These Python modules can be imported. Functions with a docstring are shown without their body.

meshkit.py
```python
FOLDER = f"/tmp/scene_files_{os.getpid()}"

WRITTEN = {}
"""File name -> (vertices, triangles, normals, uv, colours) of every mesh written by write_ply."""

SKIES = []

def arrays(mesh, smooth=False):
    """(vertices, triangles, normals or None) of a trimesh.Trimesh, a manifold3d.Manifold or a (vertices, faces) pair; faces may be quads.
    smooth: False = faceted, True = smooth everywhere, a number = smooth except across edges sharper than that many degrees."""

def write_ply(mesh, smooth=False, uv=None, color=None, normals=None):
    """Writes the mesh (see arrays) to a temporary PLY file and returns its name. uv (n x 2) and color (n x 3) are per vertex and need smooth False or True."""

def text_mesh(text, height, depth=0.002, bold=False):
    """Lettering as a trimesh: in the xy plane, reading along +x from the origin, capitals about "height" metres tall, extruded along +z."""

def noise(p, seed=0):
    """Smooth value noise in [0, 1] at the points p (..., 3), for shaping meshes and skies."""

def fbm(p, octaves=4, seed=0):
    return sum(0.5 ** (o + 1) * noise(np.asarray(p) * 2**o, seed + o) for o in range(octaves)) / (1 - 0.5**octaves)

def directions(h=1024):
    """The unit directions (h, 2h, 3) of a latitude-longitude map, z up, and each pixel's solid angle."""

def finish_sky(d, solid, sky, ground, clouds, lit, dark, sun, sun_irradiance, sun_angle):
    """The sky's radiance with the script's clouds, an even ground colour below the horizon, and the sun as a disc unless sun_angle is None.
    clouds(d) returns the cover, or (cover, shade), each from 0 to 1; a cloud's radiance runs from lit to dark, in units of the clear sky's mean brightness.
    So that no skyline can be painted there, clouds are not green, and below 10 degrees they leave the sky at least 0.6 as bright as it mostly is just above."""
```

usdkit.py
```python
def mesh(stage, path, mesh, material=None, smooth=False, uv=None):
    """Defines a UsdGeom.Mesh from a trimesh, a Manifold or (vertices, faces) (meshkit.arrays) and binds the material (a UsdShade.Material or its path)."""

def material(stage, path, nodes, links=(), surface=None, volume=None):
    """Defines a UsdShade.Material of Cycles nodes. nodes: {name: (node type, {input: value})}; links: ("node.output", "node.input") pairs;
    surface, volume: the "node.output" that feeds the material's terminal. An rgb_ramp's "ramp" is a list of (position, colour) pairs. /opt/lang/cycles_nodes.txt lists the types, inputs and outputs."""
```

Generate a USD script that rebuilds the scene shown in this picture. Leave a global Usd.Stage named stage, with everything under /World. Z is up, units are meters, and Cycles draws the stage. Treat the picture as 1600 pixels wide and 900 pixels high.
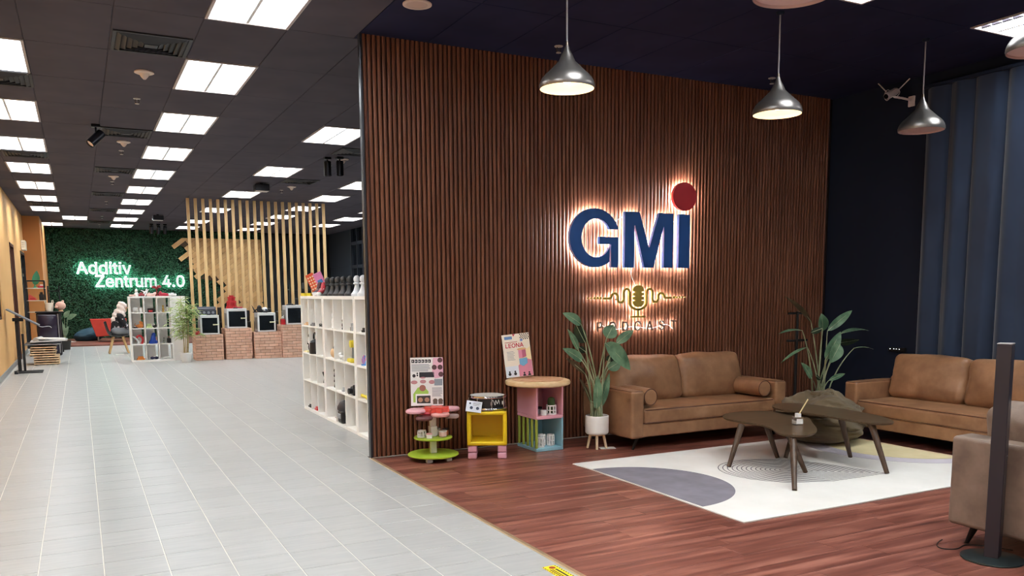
import math, random
import numpy as np
import trimesh, manifold3d
from shapely.geometry import Polygon, LineString, Point, box as sbox
from shapely.ops import unary_union
from shapely import affinity
from pxr import Usd, UsdGeom, Gf, Sdf
import usdkit, meshkit

PI = math.pi
stage = Usd.Stage.CreateInMemory()
UsdGeom.SetStageUpAxis(stage, UsdGeom.Tokens.z)
UsdGeom.SetStageMetersPerUnit(stage, 1.0)
world = UsdGeom.Xform.Define(stage, '/World')
stage.SetDefaultPrim(world.GetPrim())
UsdGeom.Scope.Define(stage, '/World/Looks')

# ------------------------------------------------------------------ camera and light levels
CAM_H, F_PX, YAW, PITCH, ROLL, CY = 1.395, 1297.57, 0.477363, 0.121288, -0.0067607, 614.546
EXPOSURE = 0.5
PANEL = 17.0            # radiance of the recessed ceiling lights
PANEL_COL = (0.93, 0.98, 1.0)
BULB = 34.0             # the two pendants that are switched on
SIGN2 = 60.0
SIGN = 110.0             # strips behind the lettering

cam = UsdGeom.Camera.Define(stage, '/World/camera')
cam.CreateHorizontalApertureAttr(36.0)
cam.CreateVerticalApertureAttr(20.25)
cam.CreateFocalLengthAttr(36.0 * F_PX / 1600)
cam.CreateVerticalApertureOffsetAttr((CY - 450) * 36.0 / 1600)
cam.CreateClippingRangeAttr(Gf.Vec2f(0.05, 200))
cam.CreateExposureAttr(EXPOSURE)
fw = np.array([math.sin(YAW) * math.cos(PITCH), math.cos(YAW) * math.cos(PITCH), -math.sin(PITCH)])
rt = np.array([math.cos(YAW), -math.sin(YAW), 0.0])
up = np.cross(rt, fw)
rt, up = math.cos(ROLL) * rt + math.sin(ROLL) * up, -math.sin(ROLL) * rt + math.cos(ROLL) * up
m4 = Gf.Matrix4d(*[float(x) for x in (*rt, 0, *up, 0, *(-fw), 0, 0, 0, CAM_H, 1)])
cam.AddTransformOp().Set(m4)

CEIL = 3.456

# ------------------------------------------------------------------ naming helpers
USED = {}
def numbered(parent, name):
    k = (parent, name)
    n = USED.get(k, 0)
    USED[k] = n + 1
    return f'{parent}/{name}' if n == 0 else f'{parent}/{name}_{n:03d}'

def tag(prim, label=None, cat=None, group=None, kind=None):
    for k, v in (('label', label), ('category', cat), ('group', group), ('kind', kind)):
        if v:
            prim.SetCustomDataByKey(k, v)
    return prim

ITEM_SCALE = 1.0
def thing(name, label, cat, loc=(0, 0, 0), rot=0, group=None, kind=None):
    x = UsdGeom.Xform.Define(stage, numbered('/World', name))
    x.AddTranslateOp().Set(Gf.Vec3d(*map(float, loc)))
    if rot:
        x.AddRotateZOp().Set(float(rot))
    if ITEM_SCALE != 1.0:
        x.AddScaleOp().Set(Gf.Vec3f(ITEM_SCALE))
    return tag(x.GetPrim(), label, cat, group, kind)

def part(parent, name, mesh, mat, smooth=35, label=None, kind=None):
    p = numbered(str(parent.GetPath()) if parent is not None else '/World', name)
    m = usdkit.mesh(stage, p, mesh, mat, smooth=smooth)
    return tag(m.GetPrim(), label=label, kind=kind)

def solo(name, label, cat, mesh, mat, loc=(0, 0, 0), rot=0, group=None, kind=None, smooth=35):
    p = numbered('/World', name)
    m = usdkit.mesh(stage, p, mesh, mat, smooth=smooth)
    m.AddTranslateOp().Set(Gf.Vec3d(*map(float, loc)))
    if rot:
        m.AddRotateZOp().Set(float(rot))
    return tag(m.GetPrim(), label, cat, group, kind)

def struct(name, mesh, mat, smooth=35):
    m = usdkit.mesh(stage, numbered('/World', name), mesh, mat, smooth=smooth)
    return tag(m.GetPrim(), kind='structure')

def dup(src, loc, rot=0, label=None, group=None):
    was = src.GetCustomData()
    base = src.GetName()
    if base[-4:-3] == '_' and base[-3:].isdigit():
        base = base[:-4]
    x = UsdGeom.Xform.Define(stage, numbered('/World', base))
    p = x.GetPrim()
    p.GetReferences().AddInternalReference(src.GetPath())
    p.SetInstanceable(True)
    x.ClearXformOpOrder()
    x.AddTranslateOp().Set(Gf.Vec3d(*map(float, loc)))
    x.AddRotateZOp().Set(float(rot))
    return tag(p, label or was.get('label'), was.get('category'), group or was.get('group'))

# ------------------------------------------------------------------ materials
def lin(c):
    if isinstance(c, str):
        c = [int(c[i:i + 2], 16) / 255 for i in (0, 2, 4)]
    return tuple((x / 12.92 if x <= 0.04045 else ((x + 0.055) / 1.055) ** 2.4) for x in c)

MATS = {}
def plain(name, col, rough=0.5, metal=0.0, spec=0.5, coat=0.0, sheen=0.0, alpha=None):
    if name in MATS:
        return MATS[name]
    p = '/World/Looks/' + name
    usdkit.material(stage, p, {'p': ('principled_bsdf', {'base_color': lin(col), 'roughness': rough, 'metallic': metal, 'specular_ior_level': spec, 'coat_weight': coat, 'sheen_weight': sheen})}, [], surface='p.BSDF')
    MATS[name] = p
    return p

def varied(name, stops, rough=0.5, spec=0.5, scale=(1, 1, 1), noise=5.0, detail=4.0, bump=0.0, bump_scale=200.0, bump_dist=0.002, rand=0.0, coat=0.0, sheen=0.0, metal=0.0, per=0.0, dist=0.0):
    """noise ramp on object coordinates; per: brightness change from one object to the next; rand: offset of the grain per object"""
    if name in MATS:
        return MATS[name]
    nodes = {
        'tc': ('texture_coordinate', {}),
        'mp': ('mapping', {'scale': tuple(map(float, scale))}),
        'n': ('noise_texture', {'scale': float(noise), 'detail': float(detail), 'roughness': 0.55, 'dimensions': '4D', 'distortion': float(dist)}),
        'r': ('rgb_ramp', {'ramp': [(a, lin(c)) for a, c in stops]}),
        'p': ('principled_bsdf', {'roughness': rough, 'specular_ior_level': spec, 'coat_weight': coat, 'sheen_weight': sheen, 'metallic': metal}),
    }
    links = [('tc.object', 'mp.vector'), ('mp.vector', 'n.vector'), ('n.fac', 'r.fac')]
    out = 'r.color'
    if rand or per:
        nodes['oi'] = ('object_info', {})
    if rand:
        nodes['mm'] = ('math', {'math_type': 'multiply', 'value2': float(rand)})
        links += [('oi.random', 'mm.value1'), ('mm.value', 'n.w')]
    if per:
        nodes['mr'] = ('map_range', {'to_min': 1 - per, 'to_max': 1 + per})
        nodes['hs'] = ('hsv', {})
        links += [('oi.random', 'mr.value'), (out, 'hs.color'), ('mr.result', 'hs.value')]
        out = 'hs.color'
    links.append((out, 'p.base_color'))
    if bump:
        nodes['bn'] = ('noise_texture', {'scale': float(bump_scale), 'detail': 3.0})
        nodes['b'] = ('bump', {'strength': float(bump), 'distance': float(bump_dist)})
        links += [('mp.vector', 'bn.vector'), ('bn.fac', 'b.height'), ('b.normal', 'p.normal')]
    p = '/World/Looks/' + name
    usdkit.material(stage, p, nodes, links, surface='p.BSDF')
    MATS[name] = p
    return p

def glow(name, col, strength):
    if name in MATS:
        return MATS[name]
    p = '/World/Looks/' + name
    usdkit.material(stage, p, {'e': ('emission', {'color': tuple(map(float, col)), 'strength': float(strength)})}, [], surface='e.emission')
    MATS[name] = p
    return p

def leafmat(name, c1, c2):
    if name in MATS:
        return MATS[name]
    p = '/World/Looks/' + name
    usdkit.material(stage, p, {
        'tc': ('texture_coordinate', {}), 'n': ('noise_texture', {'scale': 9.0, 'detail': 3.0}),
        'r': ('rgb_ramp', {'ramp': [(0.35, lin(c1)), (0.65, lin(c2))]}),
        'p': ('principled_bsdf', {'roughness': 0.42, 'specular_ior_level': 0.4}),
        't': ('translucent_bsdf', {}), 'mx': ('mix_closure', {'fac': 0.18})},
        [('tc.object', 'n.vector'), ('n.fac', 'r.fac'), ('r.color', 'p.base_color'), ('r.color', 't.color'), ('p.BSDF', 'mx.closure1'), ('t.BSDF', 'mx.closure2')], surface='mx.closure')
    MATS[name] = p
    return p

def glassmat(name, col=(1, 1, 1), rough=0.02):
    if name in MATS:
        return MATS[name]
    p = '/World/Looks/' + name
    usdkit.material(stage, p, {'p': ('principled_bsdf', {'base_color': col, 'roughness': rough, 'transmission_weight': 1.0, 'ior': 1.45})}, [], surface='p.BSDF')
    MATS[name] = p
    return p

# ------------------------------------------------------------------ mesh helpers
def cat(*ms):
    out = []
    for m in ms:
        out += list(m) if isinstance(m, (list, tuple)) else [m]
    return trimesh.util.concatenate(out)

def T(m, loc=(0, 0, 0), rz=0, rx=0, ry=0):
    m = m.copy()
    M = trimesh.transformations.euler_matrix(math.radians(rx), math.radians(ry), math.radians(rz), 'sxyz')
    M[:3, 3] = loc
    m.apply_transform(M)
    return m

def bx(x0, x1, y0, y1, z0, z1, bev=0.0):
    """box from corner to corner, its edges chamfered by bev"""
    if x0 > x1: x0, x1 = x1, x0
    if y0 > y1: y0, y1 = y1, y0
    if z0 > z1: z0, z1 = z1, z0
    if bev <= 0:
        m = trimesh.creation.box(extents=(x1 - x0, y1 - y0, z1 - z0))
        m.apply_translation(((x0 + x1) / 2, (y0 + y1) / 2, (z0 + z1) / 2))
        return m
    b = min(bev, 0.45 * min(x1 - x0, y1 - y0, z1 - z0))
    pts = []
    for sx, X in ((1, x0), (-1, x1)):
        for sy, Y in ((1, y0), (-1, y1)):
            for sz, Z in ((1, z0), (-1, z1)):
                pts += [(X, Y + sy * b, Z + sz * b), (X + sx * b, Y, Z + sz * b), (X + sx * b, Y + sy * b, Z)]
    return trimesh.convex.convex_hull(np.array(pts))

def cyl(p0, p1, r0, r1=None, n=16):
    """capped cone frustum between two points"""
    r1 = r0 if r1 is None else r1
    p0, p1 = np.array(p0, float), np.array(p1, float)
    d = p1 - p0
    d /= np.linalg.norm(d)
    a = np.cross(d, (0, 0, 1.0) if abs(d[2]) < 0.9 else (1.0, 0, 0))
    a /= np.linalg.norm(a)
    b = np.cross(d, a)
    t = np.arange(n) * 2 * PI / n
    ring = np.cos(t)[:, None] * a + np.sin(t)[:, None] * b
    v = np.vstack([p0 + r0 * ring, p1 + r1 * ring, p0, p1])
    f = []
    for i in range(n):
        j = (i + 1) % n
        f += [(i, n + i, j), (j, n + i, n + j), (2 * n, i, j), (2 * n + 1, n + j, n + i)]
    m = trimesh.Trimesh(v, f, process=False)
    m.fix_normals()
    return m

def lathe(profile, n=32, loc=(0, 0, 0)):
    m = trimesh.creation.revolve(np.array(profile, float), sections=n)
    m.apply_translation(loc)
    return m

def tube(path, r, n=8, closed=False):
    P = np.array(path, float)
    k = len(P)
    R = np.full(k, r) if np.ndim(r) == 0 else np.array(r, float)
    tang = np.gradient(P, axis=0)
    if closed:
        tang = np.roll(P, -1, 0) - np.roll(P, 1, 0)
    tang /= np.linalg.norm(tang, axis=1, keepdims=True) + 1e-12
    a = np.cross(tang[0], (0, 0, 1.0) if abs(tang[0][2]) < 0.9 else (1.0, 0, 0))
    a /= np.linalg.norm(a)
    rings = []
    for i in range(k):
        a = a - tang[i] * (a @ tang[i])
        a /= np.linalg.norm(a)
        b = np.cross(tang[i], a)
        t = np.arange(n) * 2 * PI / n
        rings.append(P[i] + R[i] * (np.cos(t)[:, None] * a + np.sin(t)[:, None] * b))
    v = np.vstack(rings)
    f = []
    for i in range(k if closed else k - 1):
        for j in range(n):
            a0, a1 = i * n + j, i * n + (j + 1) % n
            b0, b1 = ((i + 1) % k) * n + j, ((i + 1) % k) * n + (j + 1) % n
            f += [(a0, a1, b0), (a1, b1, b0)]
    if not closed:
        v = np.vstack([v, P[0], P[-1]])
        c0, c1 = len(v) - 2, len(v) - 1
        for j in range(n):
            f += [(c0, (j + 1) % n, j), (c1, (k - 1) * n + j, (k - 1) * n + (j + 1) % n)]
    m = trimesh.Trimesh(v, f, process=False)
    m.fix_normals()
    return m

def ell(c, r, sub=2):
    m = trimesh.creation.icosphere(subdivisions=sub)
    m.apply_scale(r)
    m.apply_translation(c)
    return m

def ext(poly, h, z0=0.0):
    """extrude a shapely shape along +z"""
    gs = [g for g in getattr(poly, 'geoms', [poly]) if g.area > 1e-9]
    m = cat([trimesh.creation.extrude_polygon(g, h, engine='earcut') for g in gs])
    m.apply_translation((0, 0, z0))
    return m

def upright(m, y=0.0):
    """xy drawing -> xz wall drawing facing -y: (x, y, z) -> (x, y - z, y)"""
    m = m.copy()
    v = m.vertices
    m.vertices = np.column_stack([v[:, 0], y - v[:, 2], v[:, 1]])
    return m

def rbox(x0, x1, y0, y1, z0, z1, r=0.03, n=8, puff=(0, 0, 0), wob=0.0, seed=0, freq=6.0):
    """upholstered block: rounded edges, swollen faces, a few creases"""
    L = np.array([x1 - x0, y1 - y0, z1 - z0], float)
    h = L / 2
    def coords(a):
        e = [0, .35 * r, .7 * r, r]
        inner = np.linspace(-a + r, a - r, n + 1)[1:-1]
        return np.array([-a + t for t in e] + list(inner) + [a - t for t in e[::-1]])
    V, F = [], []
    for ax in range(3):
        o = [i for i in range(3) if i != ax]
        cu, cv = coords(h[o[0]]), coords(h[o[1]])
        for s in (-1, 1):
            U, W = np.meshgrid(cu, cv, indexing='ij')
            g = np.zeros((*U.shape, 3))
            g[..., o[0]], g[..., o[1]], g[..., ax] = U, W, s * h[ax]
            base = sum(len(x) for x in V)
            V.append(g.reshape(-1, 3))
            a, b = U.shape
            idx = np.arange(a * b).reshape(a, b) + base
            q = np.stack([idx[:-1, :-1], idx[1:, :-1], idx[1:, 1:], idx[:-1, 1:]], -1).reshape(-1, 4)
            F.append(q[:, [0, 1, 2]]); F.append(q[:, [0, 2, 3]])
    v, f = np.vstack(V), np.vstack(F)
    inner = np.clip(v, -(h - r), h - r)
    d = v - inner
    v = inner + r * d / (np.linalg.norm(d, axis=1, keepdims=True) + 1e-12)
    q = v / h
    for ax in range(3):
        if puff[ax]:
            o = [i for i in range(3) if i != ax]
            v[:, ax] += q[:, ax] * puff[ax] * (1 - np.clip(q[:, o[0]], -1, 1) ** 2) * (1 - np.clip(q[:, o[1]], -1, 1) ** 2)
    if wob:
        nz = np.stack([meshkit.fbm(v * freq + 17.3 + k * 31.7 + seed, 3, seed + k) for k in range(3)], -1) - 0.5
        v = v + wob * nz
    v += np.array([(x0 + x1) / 2, (y0 + y1) / 2, (z0 + z1) / 2])
    m = trimesh.Trimesh(v, f, process=True)
    m.merge_vertices(digits_vertex=5)
    m.fix_normals()
    return m

def loop_rect(x0, x1, y0, y1, z, r=0.03, k=4):
    pts = []
    for cx, cy, a0 in ((x1 - r, y1 - r, 0), (x0 + r, y1 - r, 90), (x0 + r, y0 + r, 180), (x1 - r, y0 + r, 270)):
        for i in range(k + 1):
            a = math.radians(a0 + 90 * i / k)
            pts.append((cx + r * math.cos(a), cy + r * math.sin(a), z))
    return pts

def leaf(b, t, w, normal=(0, -1, 0.3), sag=0.05, fold=0.25, n=12, tip=0.75):
    """one blade from b to t, creased along its midrib, a little arched"""
    b, t = np.array(b, float), np.array(t, float)
    d = t - b
    L = np.linalg.norm(d)
    d /= L
    nn = np.array(normal, float)
    nn = nn - d * (nn @ d)
    nn /= np.linalg.norm(nn) + 1e-9
    side = np.cross(d, nn)
    V, F = [], []
    js = np.array([-1, -.55, 0, .55, 1])
    for i in range(n + 1):
        s = i / n
        ww = w / 2 * (math.sin(PI * min(1, s ** tip)) ** 0.8 if 0 < s < 1 else 0.02)
        c = b + d * L * s + nn * sag * L * 4 * s * (1 - s) - np.array([0, 0, 1]) * sag * L * s * s
        for j in js:
            V.append(c + side * ww * j + nn * fold * ww * abs(j) ** 1.4 + nn * 0.03 * ww * math.sin(9 * s + 2 * j))
    for i in range(n):
        for j in range(4):
            a = i * 5 + j
            F += [(a, a + 1, a + 6), (a, a + 6, a + 5)]
    return trimesh.Trimesh(V, F, process=False)

def bones(segs, res=0.012, smooth_n=8):
    """one continuous figure from (p0, r0, p1, r1) bones"""
    def sph(p, r):
        return manifold3d.Manifold.sphere(r, 20).translate(tuple(map(float, p)))
    ms = [manifold3d.Manifold.batch_hull([sph(p0, r0), sph(p1, r1)]) for p0, r0, p1, r1 in segs]
    m = ms[0]
    for x in ms[1:]:
        m = m + x
    m = m.refine_to_length(res)
    me = m.to_mesh()
    t = trimesh.Trimesh(me.vert_properties[:, :3], me.tri_verts, process=True)
    trimesh.smoothing.filter_taubin(t, iterations=smooth_n)
    return t

def letters(text, height, depth, bold=False):
    """[(char, mesh)] in the xy plane at the place each has in the word"""
    out = []
    for i, ch in enumerate(text):
        if ch == ' ':
            continue
        m = meshkit.text_mesh(ch, height, depth, bold)
        upto = meshkit.text_mesh(text[:i + 1], height, depth, bold)
        m.apply_translation((upto.bounds[1, 0] - m.bounds[1, 0], 0, 0))
        out.append((ch, m))
    return out

# ================================================================== SETTING
m_tile = varied('porcelain_tile', [(0.3, 'a6a7a6'), (0.7, 'b0b0ae')], rough=0.30, spec=0.5, scale=(2.2, 16, 4), noise=2.2, detail=5, rand=40, per=0.035, bump=0.12, bump_scale=9, bump_dist=0.002)
m_tile_far = varied('porcelain_tile_far', [(0.3, 'a6a7a6'), (0.7, 'b0b0ae')], rough=0.30, spec=0.5, scale=(2.2, 16, 4), noise=2.2, detail=5, bump=0.12, bump_scale=9, bump_dist=0.002)
m_grout = plain('grout', 'd6d3ca', 0.8)
m_plank = varied('vinyl_plank', [(0.30, '43231d'), (0.42, '6a3b31'), (0.52, '7d4a3e'), (0.66, '9a6455')], rough=0.34, spec=0.45, scale=(0.45, 6.5, 1), noise=2.6, detail=7, rand=60, per=0.06, dist=0.35, bump=0.08, bump_scale=14, bump_dist=0.001)
m_ceil = varied('ceiling_tile_dark', [(0.35, '4d4952'), (0.65, '55515a')], rough=0.9, spec=0.15, noise=2, bump=0.25, bump_scale=180, bump_dist=0.002, per=0.05)
m_ceil_lounge = varied('ceiling_tile_navy', [(0.35, '20223a'), (0.65, '272944')], rough=0.9, spec=0.15, noise=2, bump=0.25, bump_scale=180, bump_dist=0.002, per=0.05)
m_black = plain('near_black', '141416', 0.7)
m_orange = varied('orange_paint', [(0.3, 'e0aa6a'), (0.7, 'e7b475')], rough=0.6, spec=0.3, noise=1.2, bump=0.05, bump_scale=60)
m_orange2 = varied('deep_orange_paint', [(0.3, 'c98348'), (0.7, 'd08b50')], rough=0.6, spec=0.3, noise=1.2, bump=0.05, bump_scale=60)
m_navy = varied('navy_paint', [(0.3, '182030'), (0.7, '1d2537')], rough=0.75, spec=0.2, noise=1.5, bump=0.05, bump_scale=80)
m_slat = varied('walnut_slat', [(0.25, '583426'), (0.45, '6f4431'), (0.6, '7f523d'), (0.8, '8f6249')], rough=0.42, spec=0.35, scale=(16, 16, 0.5), noise=3.2, detail=6, rand=50, per=0.06, dist=0.15)
m_slatback = plain('slat_backing', '1c100c', 0.8)
m_darkmetal = plain('dark_metal', '2b2d33', 0.35, 0.6)
m_white = plain('white_laminate', 'ebe9e4', 0.42)
m_whitep = plain('white_plastic', 'e9e8e6', 0.4)
m_grey = plain('grey_paint', '8b8d90', 0.6)

X0, X1, XL, XH = -1.2, 7.44, 2.12, 8.0      # left wall, lounge right wall, lounge edge, hall right wall
YN, YW, YF = -3.0, 6.72, 29.5               # behind the camera, slatted wall, far wall

def project(p):
    v = np.array(p, float) - np.array([0, 0, CAM_H])
    k = v @ fw
    return (800 + F_PX * (v @ rt) / k, CY - F_PX * (v @ up) / k, k) if k > 0.1 else (-9999, -9999, k)

def in_view(x, y, z):
    px, py, k = project((x, y, z))
    return -40 < px < 1640 and -40 < py < 940 and k > 0.3

# ---- floor
fl = UsdGeom.Xform.Define(stage, numbered('/World', 'floor')).GetPrim()
tag(fl, kind='structure')
part(fl, 'grout_bed', cat(bx(X0 - .1, XL, YN, YF, -.06, -.0025), bx(XL, XH + .1, YW, YF, -.06, -.0025)), m_grout, smooth=False)
part(fl, 'plank_bed', bx(XL, X1 + .1, YN, YW + .1, -.06, -.002), plain('plank_bed', '3a1a14', .8), smooth=False)
GX0, GX, GY0, GY = 0.030, 0.2985, 4.728, 0.2999
tiles = []
for j in range(int((YN - GY0) / GY), int((25.5 - GY0) / GY) + 1):
    y0, y1 = GY0 + j * GY, GY0 + (j + 1) * GY
    for i in range(-5, 27):
        x0, x1 = GX0 + i * GX, GX0 + (i + 1) * GX
        x0c, x1c = max(x0, X0), min(x1, XL if y0 < YW + .1 else XH)
        y1c = min(y1, 25.5)
        if x1c - x0c < .02 or y1c - y0 < .02:
            continue
        cx, cy = (x0c + x1c) / 2, (y0 + y1c) / 2
        vis = in_view(cx, cy, 0) and not (cx > XL - .05 and cy > YW and cx > XL + (cy - YW) * 0.3155)
        tiles.append((0 if vis else 1, cx * cx + cy * cy, x0c, x1c, y0, y1c))
tiles.sort()
def tile_mesh(t, g=.0022):
    return bx(t[2] + g + .0006, t[3] - g - .0006, t[4] + g, t[5] - g, -.012, 0, bev=.0012)
for t in tiles[:290]:
    part(fl, 'tile', tile_mesh(t), m_tile, smooth=False)
part(fl, 'tile_field', cat([bx(t[2] + .0034, t[3] - .0034, t[4] + .0022, t[5] - .0022, -.012, 0) for t in tiles[290:]]), m_tile_far, smooth=False, kind='stuff')
rng = random.Random(5)
PW = 0.182
y = YW - .03
row = 0
while y > -2.9:
    x = XL + .02 - rng.uniform(0, 1.1)
    while x < X1:
        a, b = max(x, XL + .015), min(x + 1.22, X1)
        if b - a > .03 and y > 1.2:
            part(fl, 'plank', bx(a + .0006, b - .0006, y - PW + .0006, y - .0006, -.008, 0.0, bev=.0008), m_plank, smooth=False)
        x += 1.22
    y -= PW
    if y < 1.2:
        part(fl, 'plank_field', bx(XL + .015, X1, -2.9, y, -.008, 0), m_plank, smooth=False)
        break
part(fl, 'plank_platform', bx(-.8, 5.6, 25.5, YF, -.02, .035, bev=.004), varied('platform_wood', [(0.3, '6a3b30'), (0.7, '85503f')], rough=.45, scale=(1, 8, 1), noise=3), smooth=False)
struct('trim_1', bx(XL - .012, XL + .018, YN, YW, -.01, .006, bev=.003), plain('brass_trim', 'c9b28e', .35, .7), smooth=False)

# ---- ceiling: dark lay-in panels on a grid
ce = UsdGeom.Xform.Define(stage, numbered('/World', 'ceiling')).GetPrim()
tag(ce, kind='structure')
part(ce, 'ceiling_deck', bx(X0 - .1, XH + .1, YN - .1, YF + .1, CEIL + .14, CEIL + .2), m_black, smooth=False)
CX0, CXP, CY0, CYP = 1.278, 0.62, 8.07, 1.207
LIGHTS = []           # (column name, x, y centre, ordinal)
def colx(k): return CX0 + CXP * k
def rowy(j): return CY0 + CYP * (j + .5)
for j in range(-8, 18, 2):
    LIGHTS.append(('beside the orange wall' if j != 14 else 'between the first and second columns', colx(-3 if j != 14 else -2), rowy(j)))
for j in range(-8, 18, 2):
    LIGHTS.append(('of the second column from the orange wall', colx(0), rowy(j)))
for j in (2, 5, 8, 11, 14, 16):
    LIGHTS.append(('of the third column from the orange wall', colx(3), rowy(j)))
for j in (6, 8, 10, 12, 14, 16):
    LIGHTS.append(('of the fourth column from the orange wall', colx(6), rowy(j)))
for j in (6, 8, 10, 12, 14):
    LIGHTS.append(('of the column along the glazed hall side', colx(9), rowy(j)))
LX0 = 4.87
for x in (3.01, 4.87, 6.73):
    for j in (-8, -6, -4):
        LIGHTS.append(('over the lounge', x, rowy(j)))
cells = []
def cell(x0, x1, y0, y1, mat):
    cx, cy = (x0 + x1) / 2, (y0 + y1) / 2
    if x1 - x0 < .03 or y1 - y0 < .03 or any(abs(cx - a) < .2 and abs(cy - b) < .3 for _, a, b in LIGHTS):
        return
    vis = in_view(cx, cy, CEIL) and not (cy > YW and cx > XL + (cy - YW) * .3155)
    cells.append((0 if vis else 1, cx * cx + cy * cy, x0, x1, y0, y1, mat))
for j in range(-10, 19):
    y0, y1 = max(YN, CY0 + CYP * j), min(YF, CY0 + CYP * (j + 1))
    if y1 <= y0: continue
    for i in range(-5, 12):
        x0, x1 = max(X0, colx(i) - CXP / 2), min(XH, colx(i) + CXP / 2)
        if y1 < YW + .7:
            x1 = min(x1, XL)
        if x1 > x0:
            cell(x0, x1, y0, y1, m_ceil)
    if y1 < YW + .7:
        for i in range(-5, 6):
            x0, x1 = max(XL, LX0 + CXP * (i - .5)), min(X1 + .1, LX0 + CXP * (i + .5))
            if x1 > x0:
                cell(x0, x1, y0, y1, m_ceil_lounge)
cells.sort(key=lambda c: c[:6])
for c in cells[:280]:
    part(ce, 'ceiling_panel', bx(c[2] + .003, c[3] - .003, c[4] + .003, c[5] - .003, CEIL, CEIL + .02, bev=.003), c[6], smooth=False)
for mt in (m_ceil, m_ceil_lounge):
    rest = [c for c in cells[280:] if c[6] == mt]
    if rest:
        part(ce, 'ceiling_panel_field', cat([bx(c[2] + .003, c[3] - .003, c[4] + .003, c[5] - .003, CEIL, CEIL + .02) for c in rest]), mt, smooth=False, kind='stuff')
part(ce, 'ceiling_grid', cat([bx(X0, XH, CY0 + CYP * j - .012, CY0 + CYP * j + .012, CEIL + .006, CEIL + .03) for j in range(-9, 18)] + [bx(colx(i) + CXP / 2 - .012, colx(i) + CXP / 2 + .012, YN, YF, CEIL + .008, CEIL + .031) for i in range(-4, 11)]), m_ceil, smooth=False, kind='stuff')

# ---- walls
def wall_left_segments():
    ops = [(15.3, 17.1, .98, 2.1), (20.05, 21.2, 0, 2.48), (23.65, 25.35, 0, 2.48)]
    ms, y = [], YN - .1
    for a, b, z0, z1 in ops:
        ms.append(bx(X0 - .2, X0, y, a, 0, CEIL + .14))
        ms.append(bx(X0 - .2, X0, a, b, z1, CEIL + .14))
        if z0 > 0:
            ms.append(bx(X0 - .2, X0, a, b, 0, z0))
        y = b
    ms.append(bx(X0 - .2, X0, y, YF + .1, 0, CEIL + .14))
    return cat(ms)
struct('wall_left', wall_left_segments(), m_orange, smooth=False)
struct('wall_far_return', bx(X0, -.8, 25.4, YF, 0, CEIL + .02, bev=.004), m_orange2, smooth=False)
struct('wall_far', bx(X0 - .2, XH + .2, YF, YF + .2, 0, CEIL + .14), plain('far_wall_paint', '15191b', .8), smooth=False)
struct('wall_near', bx(X0 - .2, XH + .2, YN - .2, YN, 0, CEIL + .14), plain('near_wall_paint', 'dddbd6', .8), smooth=False)
struct('wall_right', bx(X1, X1 + .2, YN, YW, 0, CEIL + .14), m_navy, smooth=False)
struct('baseboard_left', cat([bx(X0, X0 + .012, a, b, 0, .10, bev=.003) for a, b in ((YN, 20.05), (21.2, 23.65))]), plain('grey_skirting', '93918e', .45), smooth=False)
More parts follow.
